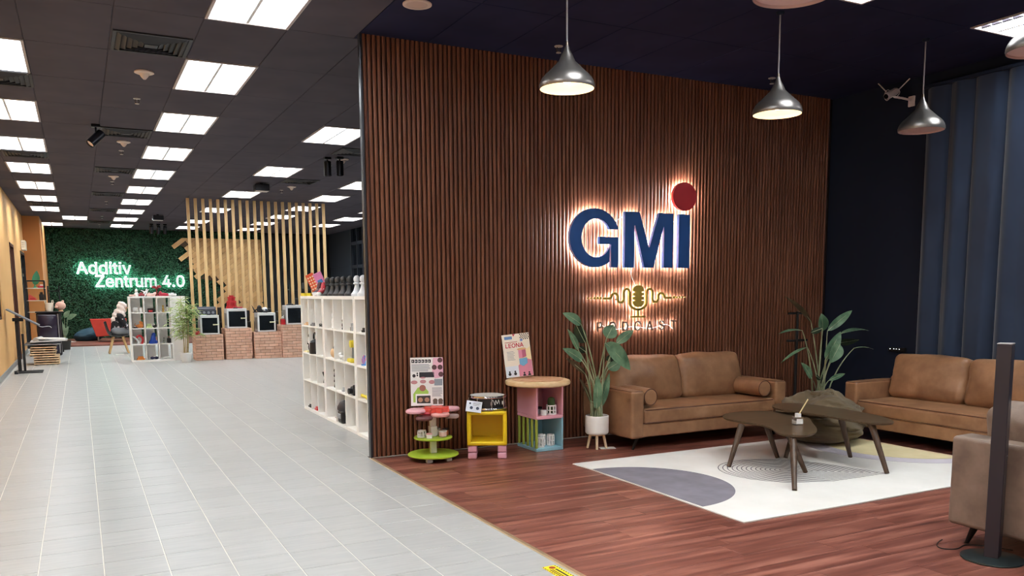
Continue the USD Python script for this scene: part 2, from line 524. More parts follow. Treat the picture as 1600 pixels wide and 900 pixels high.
# windows and doors of the left wall
w1 = UsdGeom.Xform.Define(stage, numbered('/World', 'window_1')).GetPrim(); tag(w1, kind='structure')
part(w1, 'window_frame', cat(bx(X0 - .12, X0 - .02, 15.3, 15.36, .98, 2.1), bx(X0 - .12, X0 - .02, 17.04, 17.1, .98, 2.1), bx(X0 - .12, X0 - .02, 15.3, 17.1, .98, 1.03), bx(X0 - .12, X0 - .02, 15.3, 17.1, 2.05, 2.1)), plain('brown_frame', '4a2a1a', .5), smooth=False)
part(w1, 'window_panel', bx(X0 - .16, X0 - .1, 15.3, 17.1, .98, 2.1), plain('brown_panel', '5c3624', .5), smooth=False)
d1 = UsdGeom.Xform.Define(stage, numbered('/World', 'door_1')).GetPrim(); tag(d1, kind='structure')
part(d1, 'door_leaf', bx(X0 - .16, X0 - .11, 20.05, 21.2, 0, 2.48), plain('door_brown', '43211a', .45), smooth=False)
part(d1, 'door_frame', cat(bx(X0 - .14, X0 + .012, 20.05, 20.11, 0, 2.48), bx(X0 - .14, X0 + .012, 21.14, 21.2, 0, 2.48), bx(X0 - .14, X0 + .012, 20.05, 21.2, 2.42, 2.48)), plain('door_frame_brown', '5a3426', .45), smooth=False)
part(d1, 'door_handle', cat(cyl((X0 - .115, 20.25, 1.03), (X0 - .06, 20.25, 1.03), .012), cyl((X0 - .06, 20.25, 1.03), (X0 - .06, 20.38, 1.03), .011)), plain('steel', 'b9bbbd', .25, 1.0))
d2 = UsdGeom.Xform.Define(stage, numbered('/World', 'door_2')).GetPrim(); tag(d2, kind='structure')
part(d2, 'transom', bx(X0 - .13, X0 - .09, 23.7, 25.3, 1.95, 2.48), plain('dark_glass', '1d2733', .1), smooth=False)
part(d2, 'door_leaf', bx(X0 - .15, X0 - .11, 23.7, 25.3, 0, 1.88), plain('pale_door', 'c9d4de', .3), smooth=False)
part(d2, 'door_frame', cat(bx(X0 - .16, X0 + .012, 23.65, 23.72, 0, 2.48), bx(X0 - .16, X0 + .012, 25.28, 25.35, 0, 2.48), bx(X0 - .16, X0 + .012, 23.65, 25.35, 2.42, 2.48), bx(X0 - .16, X0 - .03, 23.65, 25.35, 1.88, 1.95), bx(X0 - .16, X0 - .03, 24.47, 24.53, 0, 1.88)), plain('black_frame', '22252a', .4), smooth=False)
# the slatted partition
wp = UsdGeom.Xform.Define(stage, numbered('/World', 'wall_back')).GetPrim(); tag(wp, kind='structure')
part(wp, 'wall_core', bx(XL + .05, X1 + .05, YW + .004, YW + .11, 0, CEIL + .02), m_slatback, smooth=False)
SP = .0415
ns = int((X1 - XL - .02) / SP)
prof = [(-.0165, 0), (-.0165, -.013), (-.012, -.0205), (-.004, -.023), (.004, -.023), (.012, -.0205), (.0165, -.013), (.0165, 0)]
slat0 = ext(Polygon(prof), CEIL)
for i in range(ns):
    part(wp, 'slat', T(slat0, (XL + .034 + i * SP, YW + .006, 0)), m_slat, smooth=50)
part(wp, 'end_trim', cat(bx(XL - .006, XL + .014, YW - .028, YW + .028, 0, CEIL, bev=.003), bx(XL + .01, XL + .06, YW + .003, YW + .02, 0, CEIL)), plain('end_trim', '3a3c42', .28, .5), smooth=False)
struct('trim_2', bx(XL, X1, YW - .03, YW - .014, 0, .010, bev=.003), plain('sill_trim', '9b928b', .5), smooth=False)
# far hall, right side: dark wall with a white board below, then glazing
struct('wall_hall_right', cat(bx(XH, XH + .2, 26.9, YF, 2.3, CEIL + .1), bx(XH, XH + .2, YW, 22.0, 0, CEIL + .1), bx(XH + .02, XH + .2, 26.9, YF, 0, 2.3)), plain('hall_dark_blue', '2a3440', .7), smooth=False)
w2 = UsdGeom.Xform.Define(stage, numbered('/World', 'window_2')).GetPrim(); tag(w2, kind='structure')
part(w2, 'pane', bx(XH + .06, XH + .075, 22.0, 26.9, 0, CEIL + .1), plain('night_glass', '0d1420', .06, 0, .8), smooth=False)
fr = [bx(XH - .01, XH + .09, y - .045, y + .045, 0, CEIL) for y in (22.05, 23.2, 24.4, 25.6, 26.2, 26.85)]
fr += [bx(XH, XH + .08, 22, 26.9, z - .05, z + .05) for z in (.06, 2.25, 3.0)]
part(w2, 'mullion', cat(fr), plain('mullion', '353a43', .4, .3), smooth=False)

# ================================================================== LAMPS AND CEILING FITTINGS
m_emit = glow('panel_light', PANEL_COL, PANEL)
m_louvre = plain('louvre_white', 'e6e8ea', .35)
m_lframe = plain('light_frame', 'b4a9a6', .45)
HL = .585                                  # half length of a fitting, .29 half width
ORD = 'nearest second third fourth fifth sixth seventh eighth ninth tenth eleventh twelfth thirteenth'.split()
count = {}
light0 = None
for colname, x, y in LIGHTS:
    k = count.get(colname, 0); count[colname] = k + 1
    nth = ORD[k] if k == 0 else ORD[k] + ' nearest'
    if colname == 'over the lounge':
        side = {3.01: 'left', 4.87: 'middle', 6.73: 'right'}[x]
        row_ = ('rear', 'centre', 'front')[k % 3]
        lab = f'recessed white louvred ceiling light over the lounge, {side} column, {row_} row toward the slatted wall'
    else:
        lab = f'recessed white louvred ceiling light, {nth} {colname}' if k else f'recessed white louvred ceiling light, nearest one {colname}'
    if light0 is None:
        light0 = thing('ceiling_light', lab, 'ceiling light', (x, y, CEIL), 0, 'recessed ceiling lights')
        part(light0, 'frame', cat(bx(-.31, -.288, -.60, .60, -.008, .09), bx(.288, .31, -.60, .60, -.008, .09), bx(-.288, .288, -.60, -.582, -.008, .09), bx(-.288, .288, .582, .60, -.008, .09)), m_lframe, smooth=False)
        part(light0, 'diffuser', bx(-.285, .285, -.58, .58, .080, .084), m_emit, smooth=False)
        part(light0, 'centre_bar', bx(-.011, .011, -.58, .58, .0, .06), m_louvre, smooth=False)
        lv = [bx(-.288, .288, -.58 + .0829 * i - .0012, -.58 + .0829 * i + .0012, .004, .044) for i in range(1, 14)]
        part(light0, 'louvre', cat(lv), m_louvre, smooth=False, kind='stuff')
        part(light0, 'housing', bx(-.31, .31, -.60, .60, .09, .12), m_black, smooth=False)
    else:
        dup(light0, (x, y, CEIL), 0, lab, 'recessed ceiling lights')

# four-way air vents
m_vent = plain('vent_black', '1b1a20', .55)
vent0 = None
def place_vent(x, y, lab):
    global vent0
    if vent0 is not None:
        return dup(vent0, (x, y, CEIL), 0, lab)
    vent0 = thing('air_vent', lab, 'air vent', (x, y, CEIL), 0, 'square ceiling air vents')
    part(vent0, 'backing', bx(-.28, .28, -.28, .28, -.003, -.0005), plain('vent_shadow', '0b0b0d', .8), smooth=False)
    part(vent0, 'frame', cat(bx(-.295, .295, -.295, -.27, -.012, -.0005), bx(-.295, .295, .27, .295, -.012, -.0005), bx(-.295, -.27, -.27, .27, -.012, -.0005), bx(.27, .295, -.27, .27, -.012, -.0005)), m_vent, smooth=False)
    for q in range(4):
        for i in range(5):
            r0 = .06 + .043 * i
            v = np.array([(-r0, -r0, -.022), (r0, -r0, -.022), (r0 + .034, -r0 - .034, -.004), (-r0 - .034, -r0 - .034, -.004)])
            v2 = v + np.array([0, .004, .004])
            vv = np.vstack([v, v2])
            f = [(0, 2, 1), (0, 3, 2), (4, 5, 6), (4, 6, 7), (0, 1, 5), (0, 5, 4), (2, 3, 7), (2, 7, 6), (1, 2, 6), (1, 6, 5), (3, 0, 4), (3, 4, 7)]
            m = T(trimesh.Trimesh(vv, f, process=False), rz=90 * q)
            m.fix_normals()
            part(vent0, 'louvre_blade', m, m_vent, smooth=False)
    part(vent0, 'centre_plate', bx(-.05, .05, -.05, .05, -.024, -.014), m_vent, smooth=False)
for i, y in enumerate((7.74, 11.99, 15.62, 19.3, 22.9, 26.6)):
    place_vent(.66, y, f'square black louvred air vent between the two left light columns, {ORD[i]} from the front')
for i, y in enumerate((9.5, 14.35, 21.9)):
    place_vent(-.56, y, f'square black air vent close to the orange wall, {ORD[i]} from the front')
for i, (x, y) in enumerate(((3.76, 12.2), (3.76, 15.75))):
    place_vent(x, y, f'square black air vent in the third light column, {("nearer","farther")[i]} of the two')

m_det = plain('detector_cream', 'd9c4b8', .45)
det0 = None
def place_det(x, y, lab):
    global det0
    if det0 is not None:
        return dup(det0, (x, y, CEIL), 0, lab)
    det0 = thing('smoke_detector', lab, 'smoke detector', (x, y, CEIL), 0, 'smoke detectors')
    part(det0, 'base', lathe([(0, 0), (.085, 0), (.088, -.012), (.07, -.02), (0, -.02)], 28), m_det)
    part(det0, 'sensor_cone', lathe([(0, -.018), (.05, -.018), (.03, -.05), (.012, -.07), (0, -.072)], 24), m_det)
for i, y in enumerate((8.71, 12.7, 16.4)):
    place_det(.67, y, f'white conical smoke detector left of the middle light column, {ORD[i]} from the front')
for i, (x, y) in enumerate(((3.76, 12.9), (3.8, 16.6))):
    place_det(x, y, f'white conical smoke detector in the third light column, {("nearer","farther")[i]} one')
spr0 = None
def place_spr(x, y, lab):
    global spr0
    if spr0 is not None:
        return dup(spr0, (x, y, CEIL), 0, lab)
    spr0 = thing('sprinkler', lab, 'sprinkler', (x, y, CEIL), 0, 'fire sprinklers')
    mc = plain('sprinkler_metal', 'cfc6bd', .35, .5)
    part(spr0, 'escutcheon', lathe([(0, 0), (.036, 0), (.036, -.006), (.015, -.012), (0, -.012)], 20), mc)
    part(spr0, 'yoke', cat(tube([(-.012, 0, -.012), (-.02, 0, -.03), (-.012, 0, -.052)], .004, 6), tube([(.012, 0, -.012), (.02, 0, -.03), (.012, 0, -.052)], .004, 6)), plain('sprinkler_dark', '3d3532', .4, .5))
    part(spr0, 'deflector', cyl((0, 0, -.052), (0, 0, -.058), .022, .022, 14), mc)
for i, y in enumerate((9.9, 13.5, 17.2, 20.9, 24.8, 27.8)):
    place_spr(.675, y, f'small fire sprinkler left of the middle light column, {ORD[i]} from the front')
place_spr(3.76, 13.67, 'small fire sprinkler below the pair of black spotlights')
place_spr(3.74, 17.23, 'small fire sprinkler beyond the black ceiling box in the third light column')
place_spr(3.73, 6.31, 'small fire sprinkler left of the lit pendant nearest the lettering')
place_spr(6.15, 6.31, 'small fire sprinkler left of the second lit pendant lamp')
sp = thing('ceiling_speaker', 'round cream ceiling speaker just in front of the slatted wall', 'speaker', (2.29, 5.87, CEIL))
part(sp, 'rim', lathe([(0.075, 0), (.105, 0), (.105, -.008), (.09, -.012), (.075, -.008)], 32), m_det)
part(sp, 'grille', lathe([(0, -.002), (.078, -.002), (.078, -.006), (0, -.009)], 32), plain('grille_cream', 'cdb4a8', .6))

# ceiling spotlights and boxes
m_spot = plain('spot_black', '20222a', .3, .4)
def spotlight(x, y, lab, rx, ry):
    t = thing('spotlight', lab, 'spotlight', (x, y, CEIL))
    part(t, 'mount', cat(bx(-.05, .05, -.05, .05, -.035, -.0005, bev=.006), cyl((0, 0, -.035), (0, 0, -.09), .012)), m_spot)
    hd = lathe([(0, .10), (.05, .10), (.055, .09), (.055, -.12), (.048, -.12), (.046, -.09), (0, -.09)], 24)
    part(t, 'head', T(hd, (0, 0, -.16), rx=rx, ry=ry), m_spot)
    part(t, 'lens', T(cyl((0, 0, -.10), (0, 0, -.104), .045), (0, 0, -.16), rx=rx, ry=ry), plain('spot_lens', 'f0d0c4', .3))
    return t
spotlight(.31, 11.60, 'single black spotlight tilted toward the orange wall beside an air vent', -20, 42)
spotlight(3.50, 12.85, 'left black cylinder spotlight of the ceiling pair near the slatted wall', 0, 0)
spotlight(3.66, 12.74, 'right black cylinder spotlight of the ceiling pair near the slatted wall', 0, 0)
for i, x in enumerate((2.02, 2.21, 2.39)):
    spotlight(x, 26.9, f'small spotlight before the green wall, {("left", "middle", "right")[i]} of three', 25, 0)
for i, (x, y) in enumerate(((3.17, 16.3), (1.95, 23.7))):
    t = thing('ceiling_projector', f'black ceiling box with a pale underside, {("in front of", "beyond the left end of")[i]} the wooden pole screen', 'projector', (x, y, CEIL))
    part(t, 'body', bx(-.13, .13, -.12, .12, -.15, -.03, bev=.012), m_spot, smooth=False)
    part(t, 'lens_panel', bx(-.115, .115, -.105, .105, -.156, -.149), plain('box_pale', 'd8d0cc', .5), smooth=False)
    part(t, 'bracket', cyl((0, 0, -.03), (0, 0, -.0005), .03), m_spot)

# pendant lamps
m_pend = plain('pendant_bronze', '8d8885', .36, .85)
m_pin = plain('pendant_inside', 'd8b9b4', .5)
m_bulb = glow('warm_bulb', (1.0, .74, .40), BULB)
outer = [(.010, .272), (.014, .262), (.022, .238), (.036, .214), (.055, .170), (.077, .148), (.100, .125), (.122, .104), (.145, .084), (.163, .064), (.176, .042), (.182, .022), (.183, .008), (.180, -.004)]
inner = [(.177, -.004), (.179, .010), (.176, .026), (.165, .048), (.146, .070), (.122, .092), (.095, .115), (.06, .142), (.03, .165), (0, .17)]
def pendant(x, y, z, lab, on):
    t = thing('pendant_lamp', lab, 'pendant lamp', (x, y, z), 0, None)
    part(t, 'shade', lathe(outer + [(.177, -.004)], 56), m_pend, smooth=50)
    part(t, 'shade_lining', lathe(inner, 56), m_pin if not on else plain('pendant_inside_lit', 'efe3d2', .5), smooth=50)
    part(t, 'cord', cyl((0, 0, .285), (0, 0, CEIL - z - .02), .006, .006, 8), plain('cord_grey', '8d8a8c', .45))
    part(t, 'cord_cap', lathe([(0, .295), (.008, .295), (.012, .27), (0, .27)], 16), plain('cap_brass', '8c7f72', .3, 1.0))
    part(t, 'canopy', lathe([(0, CEIL - z), (.03, CEIL - z), (.026, CEIL - z - .02), (0, CEIL - z - .022)], 24), m_navy)
    if on:
        part(t, 'bulb', ell((0, 0, .07), (.036, .036, .042), 2), m_bulb)
    else:
        part(t, 'diffuser', lathe([(0, .014), (.174, .012), (.174, .009), (0, .009)], 48), m_pin, smooth=50)
    return t
pendant(2.93, 4.85, 2.72, 'lit bronze pendant lamp on a cord, leftmost in the picture', True)
pendant(4.78, 4.84, 2.72, 'lit bronze pendant lamp above the coffee tables, right of the red dot', True)
pendant(6.37, 4.80, 2.72, 'unlit bronze pendant lamp with pink underside in front of the dark curtain', False)
pendant(4.87, 2.93, 2.72, 'unlit bronze pendant lamp cut off by the right edge of the picture', False)
pendant(2.95, 2.91, 2.72, 'unlit pendant lamp seen from below at the top edge of the picture', False)

# ================================================================== LOUNGE
m_leather = varied('tan_leather', [(0.22, '73523c'), (0.45, '8d674b'), (0.6, '9d7556'), (0.8, 'b48d6e')], rough=0.36, spec=0.4, noise=5.5, detail=6, rand=30, bump=0.25, bump_scale=120, bump_dist=0.002)
m_leather_g = varied('taupe_leather', [(0.28, '62524a'), (0.45, '7a675b'), (0.6, '897669'), (0.8, '9b887a')], rough=0.48, spec=0.35, noise=5.5, detail=6, rand=30, bump=0.25, bump_scale=120, bump_dist=0.002)
m_pipe = plain('piping_dark', '5a3420', .5)
m_pipe_g = plain('piping_taupe', '55433a', .5)
m_leg = plain('sofa_leg_black', '1b1a1c', .35, .5)

def sofa(lab, loc, rot, mat, pipe, seed, panel=False):
    """local: width along x from 0 to 1.82, front at y = 0, back at y = .8"""
    W, D = 1.82, .80
    t = thing('sofa', lab, 'sofa', loc, rot)
    Da = D - .17 if panel else D
    fr = part(t, 'frame', rbox(.01, W - .01, .012, Da - .01, .115, .235, .015, 8), mat)
    if panel:
        bk = part(t, 'backrest', rbox(0, W, Da + .002, D, .11, .60, .024, 9, (0, .006, .004), .005, seed), mat)
        part(bk, 'piping', tube(loop_rect(.012, W - .012, Da + .014, D - .012, .592, .02), .005, 6, True), pipe)
    else:
        part(t, 'backrest', rbox(.02, W - .02, .60, D, .20, .56, .035, 8, (0, .01, .004), .004, seed), mat)
    sc = part(t, 'seat_cushion', rbox(.14, W - .14, .002, .66, .228, .365, .03, 14, (0, .008, .014), .018, seed + 3, 7), mat)
    part(sc, 'piping', cat(tube(loop_rect(.15, W - .15, .006, .65, .356, .03), .0055, 6, True), tube(loop_rect(.15, W - .15, .006, .65, .243, .03), .0055, 6, True)), pipe)
    for s, (a, b) in enumerate(((0, .138), (W - .138, W))):
        ar = part(t, 'armrest', rbox(a, b, 0, Da, .11, .53, .026, 9, (.004, .002, .006), .005, seed + s), mat)
        part(ar, 'piping', tube(loop_rect(a + .012, b - .012, .012, Da - .012, .524, .02), .005, 6, True), pipe)
    for s, (a, b) in enumerate(((.145, .905), (.915, 1.675 if not panel else 1.735))):
        m = rbox(a, b, -.095, .095, 0, .42, .055, 14, (.012, .055, .02), .035, seed + 11 + s, 5)
        m = T(m, (0, .50, .362), rx=-13)
        cu = part(t, 'back_cushion', m, mat)
        ring = [(p[0], -.098 + .0, p[1]) for p in [(q[0], q[1] + .21) for q in [(x, z) for x, z, _ in loop_rect(a + .012, b - .012, -.198, .205, 0, .05)]]]
        part(cu, 'piping', T(tube([(x, -.055, z) for x, _, z in ring], .005, 6, True), (0, .50, .362), rx=-13), pipe)
    for x in (.12, W - .12):
        for y in (.08, D - .08):
            sx = -1 if x < 1 else 1
            part(t, 'leg', cat(cyl((x + sx * .05, y, 0), (x, y, .12), .011, .022, 14), bx(x - .05, x + .05, y - .05, y + .05, .11, .118)), m_leg)
    return t
sofa('tan leather two-seat sofa with its back to the slatted wall', (4.20, 5.86, 0), 0, m_leather, m_pipe, 1)
sofa('tan leather sofa in front of the dark blue curtain', (6.45, 5.55, 0), -90, m_leather, m_pipe, 40)
sofa('taupe leather sofa in the right foreground, its back panel behind the black tower speaker', (5.0, 1.06, 0), 90, m_leather_g, m_pipe_g, 80, True)

def bolster(lab, loc, rot):
    t = thing('bolster_cushion', lab, 'cushion', loc, rot)
    prof = [(0, -.26), (.05, -.262), (.068, -.255), (.076, -.24), (.079, -.12), (.08, 0), (.079, .12), (.076, .24), (.068, .255), (.05, .262), (0, .26)]
    m = T(lathe(prof, 28), rx=90)
    v = m.vertices; m.vertices = v + .006 * (np.stack([meshkit.fbm(v * 9 + k * 13, 3, k) for k in range(3)], -1) - .5)
    b = part(t, 'cushion_body', m, m_leather)
    for s in (-1, 1):
        a = np.linspace(0, 2 * PI, 29)[:-1]
        part(b, 'piping', tube([(.072 * math.cos(q), s * .254, .072 * math.sin(q)) for q in a], .0045, 6, True), m_pipe)
    return t
bolster('round tan bolster cushion beside the left arm of the sofa at the slatted wall', (4.43, 6.17, .463), 3)
bolster('round tan bolster cushion beside the right arm of the sofa at the slatted wall', (5.79, 6.16, .463), -2)

# ---- coffee tables
m_twood = varied('dark_walnut_top', [(0.3, '4b3c2c'), (0.6, '5a4836'), (0.8, '63503c')], rough=0.33, spec=0.5, scale=(1.5, 10, 4), noise=4, detail=6)
m_tleg = varied('dark_walnut_leg', [(0.3, '3f2c20'), (0.7, '55402f')], rough=0.4, scale=(12, 12, 1.5), noise=3)
def smooth_outline(pts, n=90):
    from scipy.interpolate import splprep, splev
    p = np.array(pts + [pts[0]], float)
    tck, _ = splprep(p.T, s=.0006, per=True)
    return Polygon(np.array(splev(np.linspace(0, 1, n, endpoint=False), tck)).T).buffer(0)
def table_top(poly, z):
    top = ext(poly, .010, z - .010)
    mid = ext(poly.buffer(-.006), .006, z - .016)
    return cat(top, mid)
def splay_leg(p0, p1, r0=.017, r1=.027):
    return cyl(p0, p1, r0, r1, 18)
def coffee_table(lab, pts, z, legs):
    c = np.mean(pts, axis=0)
    t = thing('coffee_table', lab, 'coffee table', (c[0], c[1], .0098))
    poly = affinity.translate(smooth_outline(pts), -c[0], -c[1])
    part(t, 'tabletop', table_top(poly, z - .009), m_twood, smooth=40)
    for (bx0, by0), (tx, ty) in legs:
        part(t, 'leg', splay_leg((bx0 - c[0], by0 - c[1], 0), (tx - c[0], ty - c[1], z - .024)), m_tleg)
k = (CAM_H - .345) / (CAM_H - .36)
t1 = [(x * k, y * k) for x, y in [(4.74, 5.30), (4.89, 5.38), (5.04, 5.38), (5.19, 5.32), (5.29, 5.20), (5.28, 4.95), (5.08, 4.66), (4.85, 4.42), (4.66, 4.27), (4.56, 4.25), (4.47, 4.34), (4.50, 4.48), (4.60, 4.62), (4.64, 4.76), (4.63, 4.94), (4.62, 5.12)]]
coffee_table('kidney-shaped dark walnut coffee table carrying the reed diffuser', t1, .345, [((4.49, 4.95), (4.64, 4.98)), ((4.35, 4.13), (4.60, 4.40)), ((4.86, 4.51), (4.70, 4.55)), ((5.09, 5.03), (5.00, 5.10))])
k = (CAM_H - .385) / (CAM_H - .40)
t2 = [(x * k, y * k) for x, y in [(5.27, 5.28), (5.40, 5.38), (5.52, 5.38), (5.62, 5.28), (5.66, 5.05), (5.64, 4.72), (5.57, 4.43), (5.47, 4.22), (5.36, 4.16), (5.25, 4.21), (5.22, 4.46), (5.22, 4.76), (5.20, 5.02), (5.20, 5.17)]]
coffee_table('second dark walnut coffee table, slightly taller, reaching in front of the bean bag', t2, .385, [((5.14, 4.99), (5.30, 5.02)), ((5.64, 4.76), (5.46, 4.72)), ((5.36, 4.18), (5.38, 4.36))])

t = thing('reed_diffuser', 'small square glass reed diffuser bottle with one reed on the coffee table', 'diffuser', (4.96, 4.70, .3455), -25)
part(t, 'bottle', rbox(-.036, .036, -.036, .036, 0, .062, .006, 4), glassmat('clear_glass'))
part(t, 'liquid', bx(-.030, .030, -.030, .030, .006, .034, bev=.003), plain('diffuser_liquid', 'd8d6cc', .1))
part(t, 'label', bx(-.024, .024, -.0375, -.0365, .012, .05), plain('label_paper', 'f2f1ee', .6), smooth=False)
part(t, 'cap', cyl((0, 0, .062), (0, 0, .088), .024, .024, 20), m_whitep)
part(t, 'reed', cyl((0, 0, .07), (.075, .0, .20), .0055, .0055, 8), plain('reed_wood', 'e2cfa0', .7))

# ---- rug with printed shapes
rx0, rx1, ry0, ry1 = 3.49, 6.44, 3.69, 5.67
rug = thing('rug', 'large off-white area rug with grey disc and line drawing under the coffee tables', 'rug', (rx0, ry0, 0))
rw, rd = rx1 - rx0, ry1 - ry0
g = np.linspace(0, 1, 41)
U, Wv = np.meshgrid(g, g, indexing='ij')
ed = np.stack([U * rw, Wv * rd], -1)
wob = .010 * (meshkit.noise(np.stack([Wv * 7, U * 0, U * 0], -1), 3) - .5)
ed[..., 0] += wob * (1 - U) * 2
ed[..., 1] += .012 * (meshkit.noise(np.stack([U * 6, Wv * 0, U * 0], -1), 5) - .5) * (1 - Wv) * 2
hz = .0065 + .0015 * (meshkit.noise(np.stack([U * 5, Wv * 5, U * 0], -1), 9))
top = np.concatenate([ed, hz[..., None]], -1).reshape(-1, 3)
bot = top.copy(); bot[:, 2] = .0005
idx = np.arange(41 * 41).reshape(41, 41)
q = np.stack([idx[:-1, :-1], idx[1:, :-1], idx[1:, 1:], idx[:-1, 1:]], -1).reshape(-1, 4)
F = [np.vstack([q[:, [0, 1, 2]], q[:, [0, 2, 3]]]), np.vstack([q[:, [0, 2, 1]], q[:, [0, 3, 2]]]) + 1681]
bd = list(idx[:, 0]) + list(idx[-1, 1:]) + list(idx[-2::-1, -1]) + list(idx[0, -2:0:-1])
for a, b in zip(bd, bd[1:] + bd[:1]):
    F.append(np.array([(a, b + 1681, b), (a, a + 1681, b + 1681)]))
part(rug, 'rug_body', trimesh.Trimesh(np.vstack([top, bot]), np.vstack(F), process=False), varied('rug_white', [(0.3, 'd5d2cc'), (0.7, 'dfdcd7')], rough=.95, spec=.1, noise=3, bump=.3, bump_scale=150, bump_dist=.002), smooth=30)
rugrect = sbox(.012, .012, rw - .012, rd - .012)
def print_on(poly, name, mat, z=.0085):
    part(rug, name, ext(poly.intersection(rugrect), .0006, z), mat, smooth=False)
print_on(Point(.0, 4.75 - ry0).buffer(.655, 40), 'printed_disc', varied('rug_grey', [(0.3, '77737b'), (0.7, '85818a')], rough=.95, spec=.1, noise=6))
print_on(Point(rw + .05, 4.95 - ry0).buffer(.66, 40), 'printed_yellow_disc', varied('rug_yellow', [(0.3, 'd6c89c'), (0.7, 'ddd0a8')], rough=.95, spec=.1, noise=6))
print_on(Point(rw + .05, 4.95 - ry0).buffer(.84, 40).difference(Point(rw + .05, 4.95 - ry0).buffer(.665, 40)), 'printed_lilac_band', plain('rug_lilac', 'c9c2ca', .95, 0, .1), .0087)
cx, cy = 4.78 - rx0, 4.65 - ry0
u, v = np.array([.79, -.61]), np.array([.61, .79])
lines = []
for kq in range(1, 15):
    s = kq / 14
    pts = []
    for a in np.linspace(.5 * PI, 1.5 * PI, 26):
        pts.append(u * (.50 * s) * math.cos(a) + v * (.43 * s) * math.sin(a))
    pts.append(u * .30 * s - v * .33 * s); pts.append(u * .74 * s); pts.append(u * .30 * s + v * .33 * s)
    P_ = [(cx + p[0], cy + p[1]) for p in pts] + [(cx + pts[0][0], cy + pts[0][1])]
    lines.append(LineString(P_).buffer(.0032))
print_on(unary_union(lines), 'printed_arcs', plain('rug_line', '6f6a70', .95, 0, .1), .0089)

# ---- bean bag
m = trimesh.creation.icosphere(subdivisions=5)
v = m.vertices.copy()
th = np.arctan2(v[:, 1], v[:, 0])
z = v[:, 2]
rad = .40 * (np.clip(1 - np.abs(z * .96) ** 3.0, 0.0, 1) ** .5)
rad *= np.where(z > 0, 1 - .22 * z ** 2, 1)
hh = np.where(z < 0, .20 + .20 * z * 1.0, .20 + .24 * z)
nz = meshkit.fbm(v * np.array([2.2, 2.2, 5.0]) + 4, 4, 3) - .5
fold = np.sin(th * 6 + 5 * nz + 7 * z) * .026 * (1 - z ** 2)
rad = rad * (1 + .14 * nz) + fold
sag = .03 * np.sin(3 * th + 1.1)
hh = hh + .05 * nz * (1 + z) + sag * np.clip(z, 0, 1)
m.vertices = np.column_stack([rad * np.cos(th), rad * np.sin(th) * .95, np.maximum(hh, .006)])
bb = thing('bean_bag', 'crumpled olive brown bean bag between the two tan sofas', 'bean bag', (6.02, 5.43, .006))
part(bb, 'bag', m, varied('olive_cloth', [(0.3, '554834'), (0.7, '6f6149')], rough=.7, spec=.3, noise=4, bump=.2, bump_scale=40, bump_dist=.006, sheen=.2), smooth=True)
part(bb, 'gathered_top', rbox(-.10, .10, -.06, .06, .42, .462, .02, 6, (0, 0, .01), .03, 5, 12), varied('olive_cloth', [], 0), smooth=True)

# ---- tower speaker in the foreground
t = thing('tower_speaker', 'slim black square tower speaker on a round base in the right foreground', 'speaker', (4.135, 2.57, 0))
part(t, 'base', lathe([(0, 0), (.145, 0), (.15, .004), (.148, .010), (.06, .016), (0, .016)], 56), plain('speaker_base', '2f3a3c', .3, .4))
part(t, 'column', T(bx(-.038, .038, -.034, .034, .014, 1.118, bev=.003), rz=22), plain('speaker_black', '2c2830', .38), smooth=False)
part(t, 'top_cap', T(bx(-.0385, .0385, -.0345, .0345, 1.118, 1.124, bev=.002), rz=22), plain('cap_grey', 'a5a3a6', .35), smooth=False)
part(t, 'status_light', T(bx(.012, .030, -.0352, -.0335, .545, .548), rz=22), plain('status_white', 'c9c9cc', .4), smooth=False)
cabp = [(4.36, 2.60, .004), (4.30, 2.72, .004), (4.22, 2.78, .004), (4.13, 2.76, .004), (4.06, 2.80, .004), (4.10, 2.86, .005), (4.20, 2.90, .006)]
from scipy.interpolate import make_interp_spline
def curve(pts, n=40):
    p = np.array(pts, float)
    return make_interp_spline(np.arange(len(p)), p, k=min(3, len(p) - 1))(np.linspace(0, len(p) - 1, n))
solo('speaker_cable', 'thin black cable looping on the wood floor near the foreground sofa leg', 'cable', tube(curve(cabp), .003, 6), plain('cable_black', '1c1816', .5))

# ---- curtain along the right wall
NCU = 620
ys = np.linspace(5.50, 1.2, NCU)
rngc = np.random.RandomState(4)
ph = np.cumsum(np.interp(np.arange(NCU), np.linspace(0, NCU - 1, 34), rngc.uniform(.07, .21, 34)))
am = np.interp(np.arange(NCU), np.linspace(0, NCU - 1, 40), rngc.uniform(.030, .062, 40))
off = am * (1 - 2 * np.abs(np.sin(ph / 2)) ** .85) + .008 * np.sin(1.7 * ph + 1)
def cloth_strip(i0, i1, z0, z1, nz=14):
    yy, oo = ys[i0:i1], off[i0:i1]
    V, F = [], []
    n = len(yy)
    for j in range(nz + 1):
        s = j / nz
        zz = z0 + (z1 - z0) * s
        a = .65 + .35 * (1 - s)
        for side in (0, .006):
            for i in range(n):
                V.append((7.352 + a * oo[i] + .006 * math.sin(i * .13 + 3 * s) * (1 - s) + side, yy[i] + .008 * (1 - s) * math.sin(i * .08), zz))
    for j in range(nz):
        for side in range(2):
            o0, o1 = (2 * j + side) * n, (2 * j + 2 + side) * n
            for i in range(n - 1):
                qd = [(o0 + i, o0 + i + 1, o1 + i + 1), (o0 + i, o1 + i + 1, o1 + i)]
                F += qd if side == 0 else [x[::-1] for x in qd]
    return trimesh.Trimesh(V, F, process=False)
cu = thing('curtain', 'dark blue floor-length curtain behind the right-hand sofa', 'curtain', (0, 0, 0))
m_curt = varied('curtain_navy', [(0.3, '1f2b41'), (0.7, '27364e')], rough=.75, spec=.25, noise=2, sheen=.35, bump=.15, bump_scale=220, bump_dist=.001)
part(cu, 'cloth', cloth_strip(0, NCU, .02, 3.30), m_curt, smooth=True)
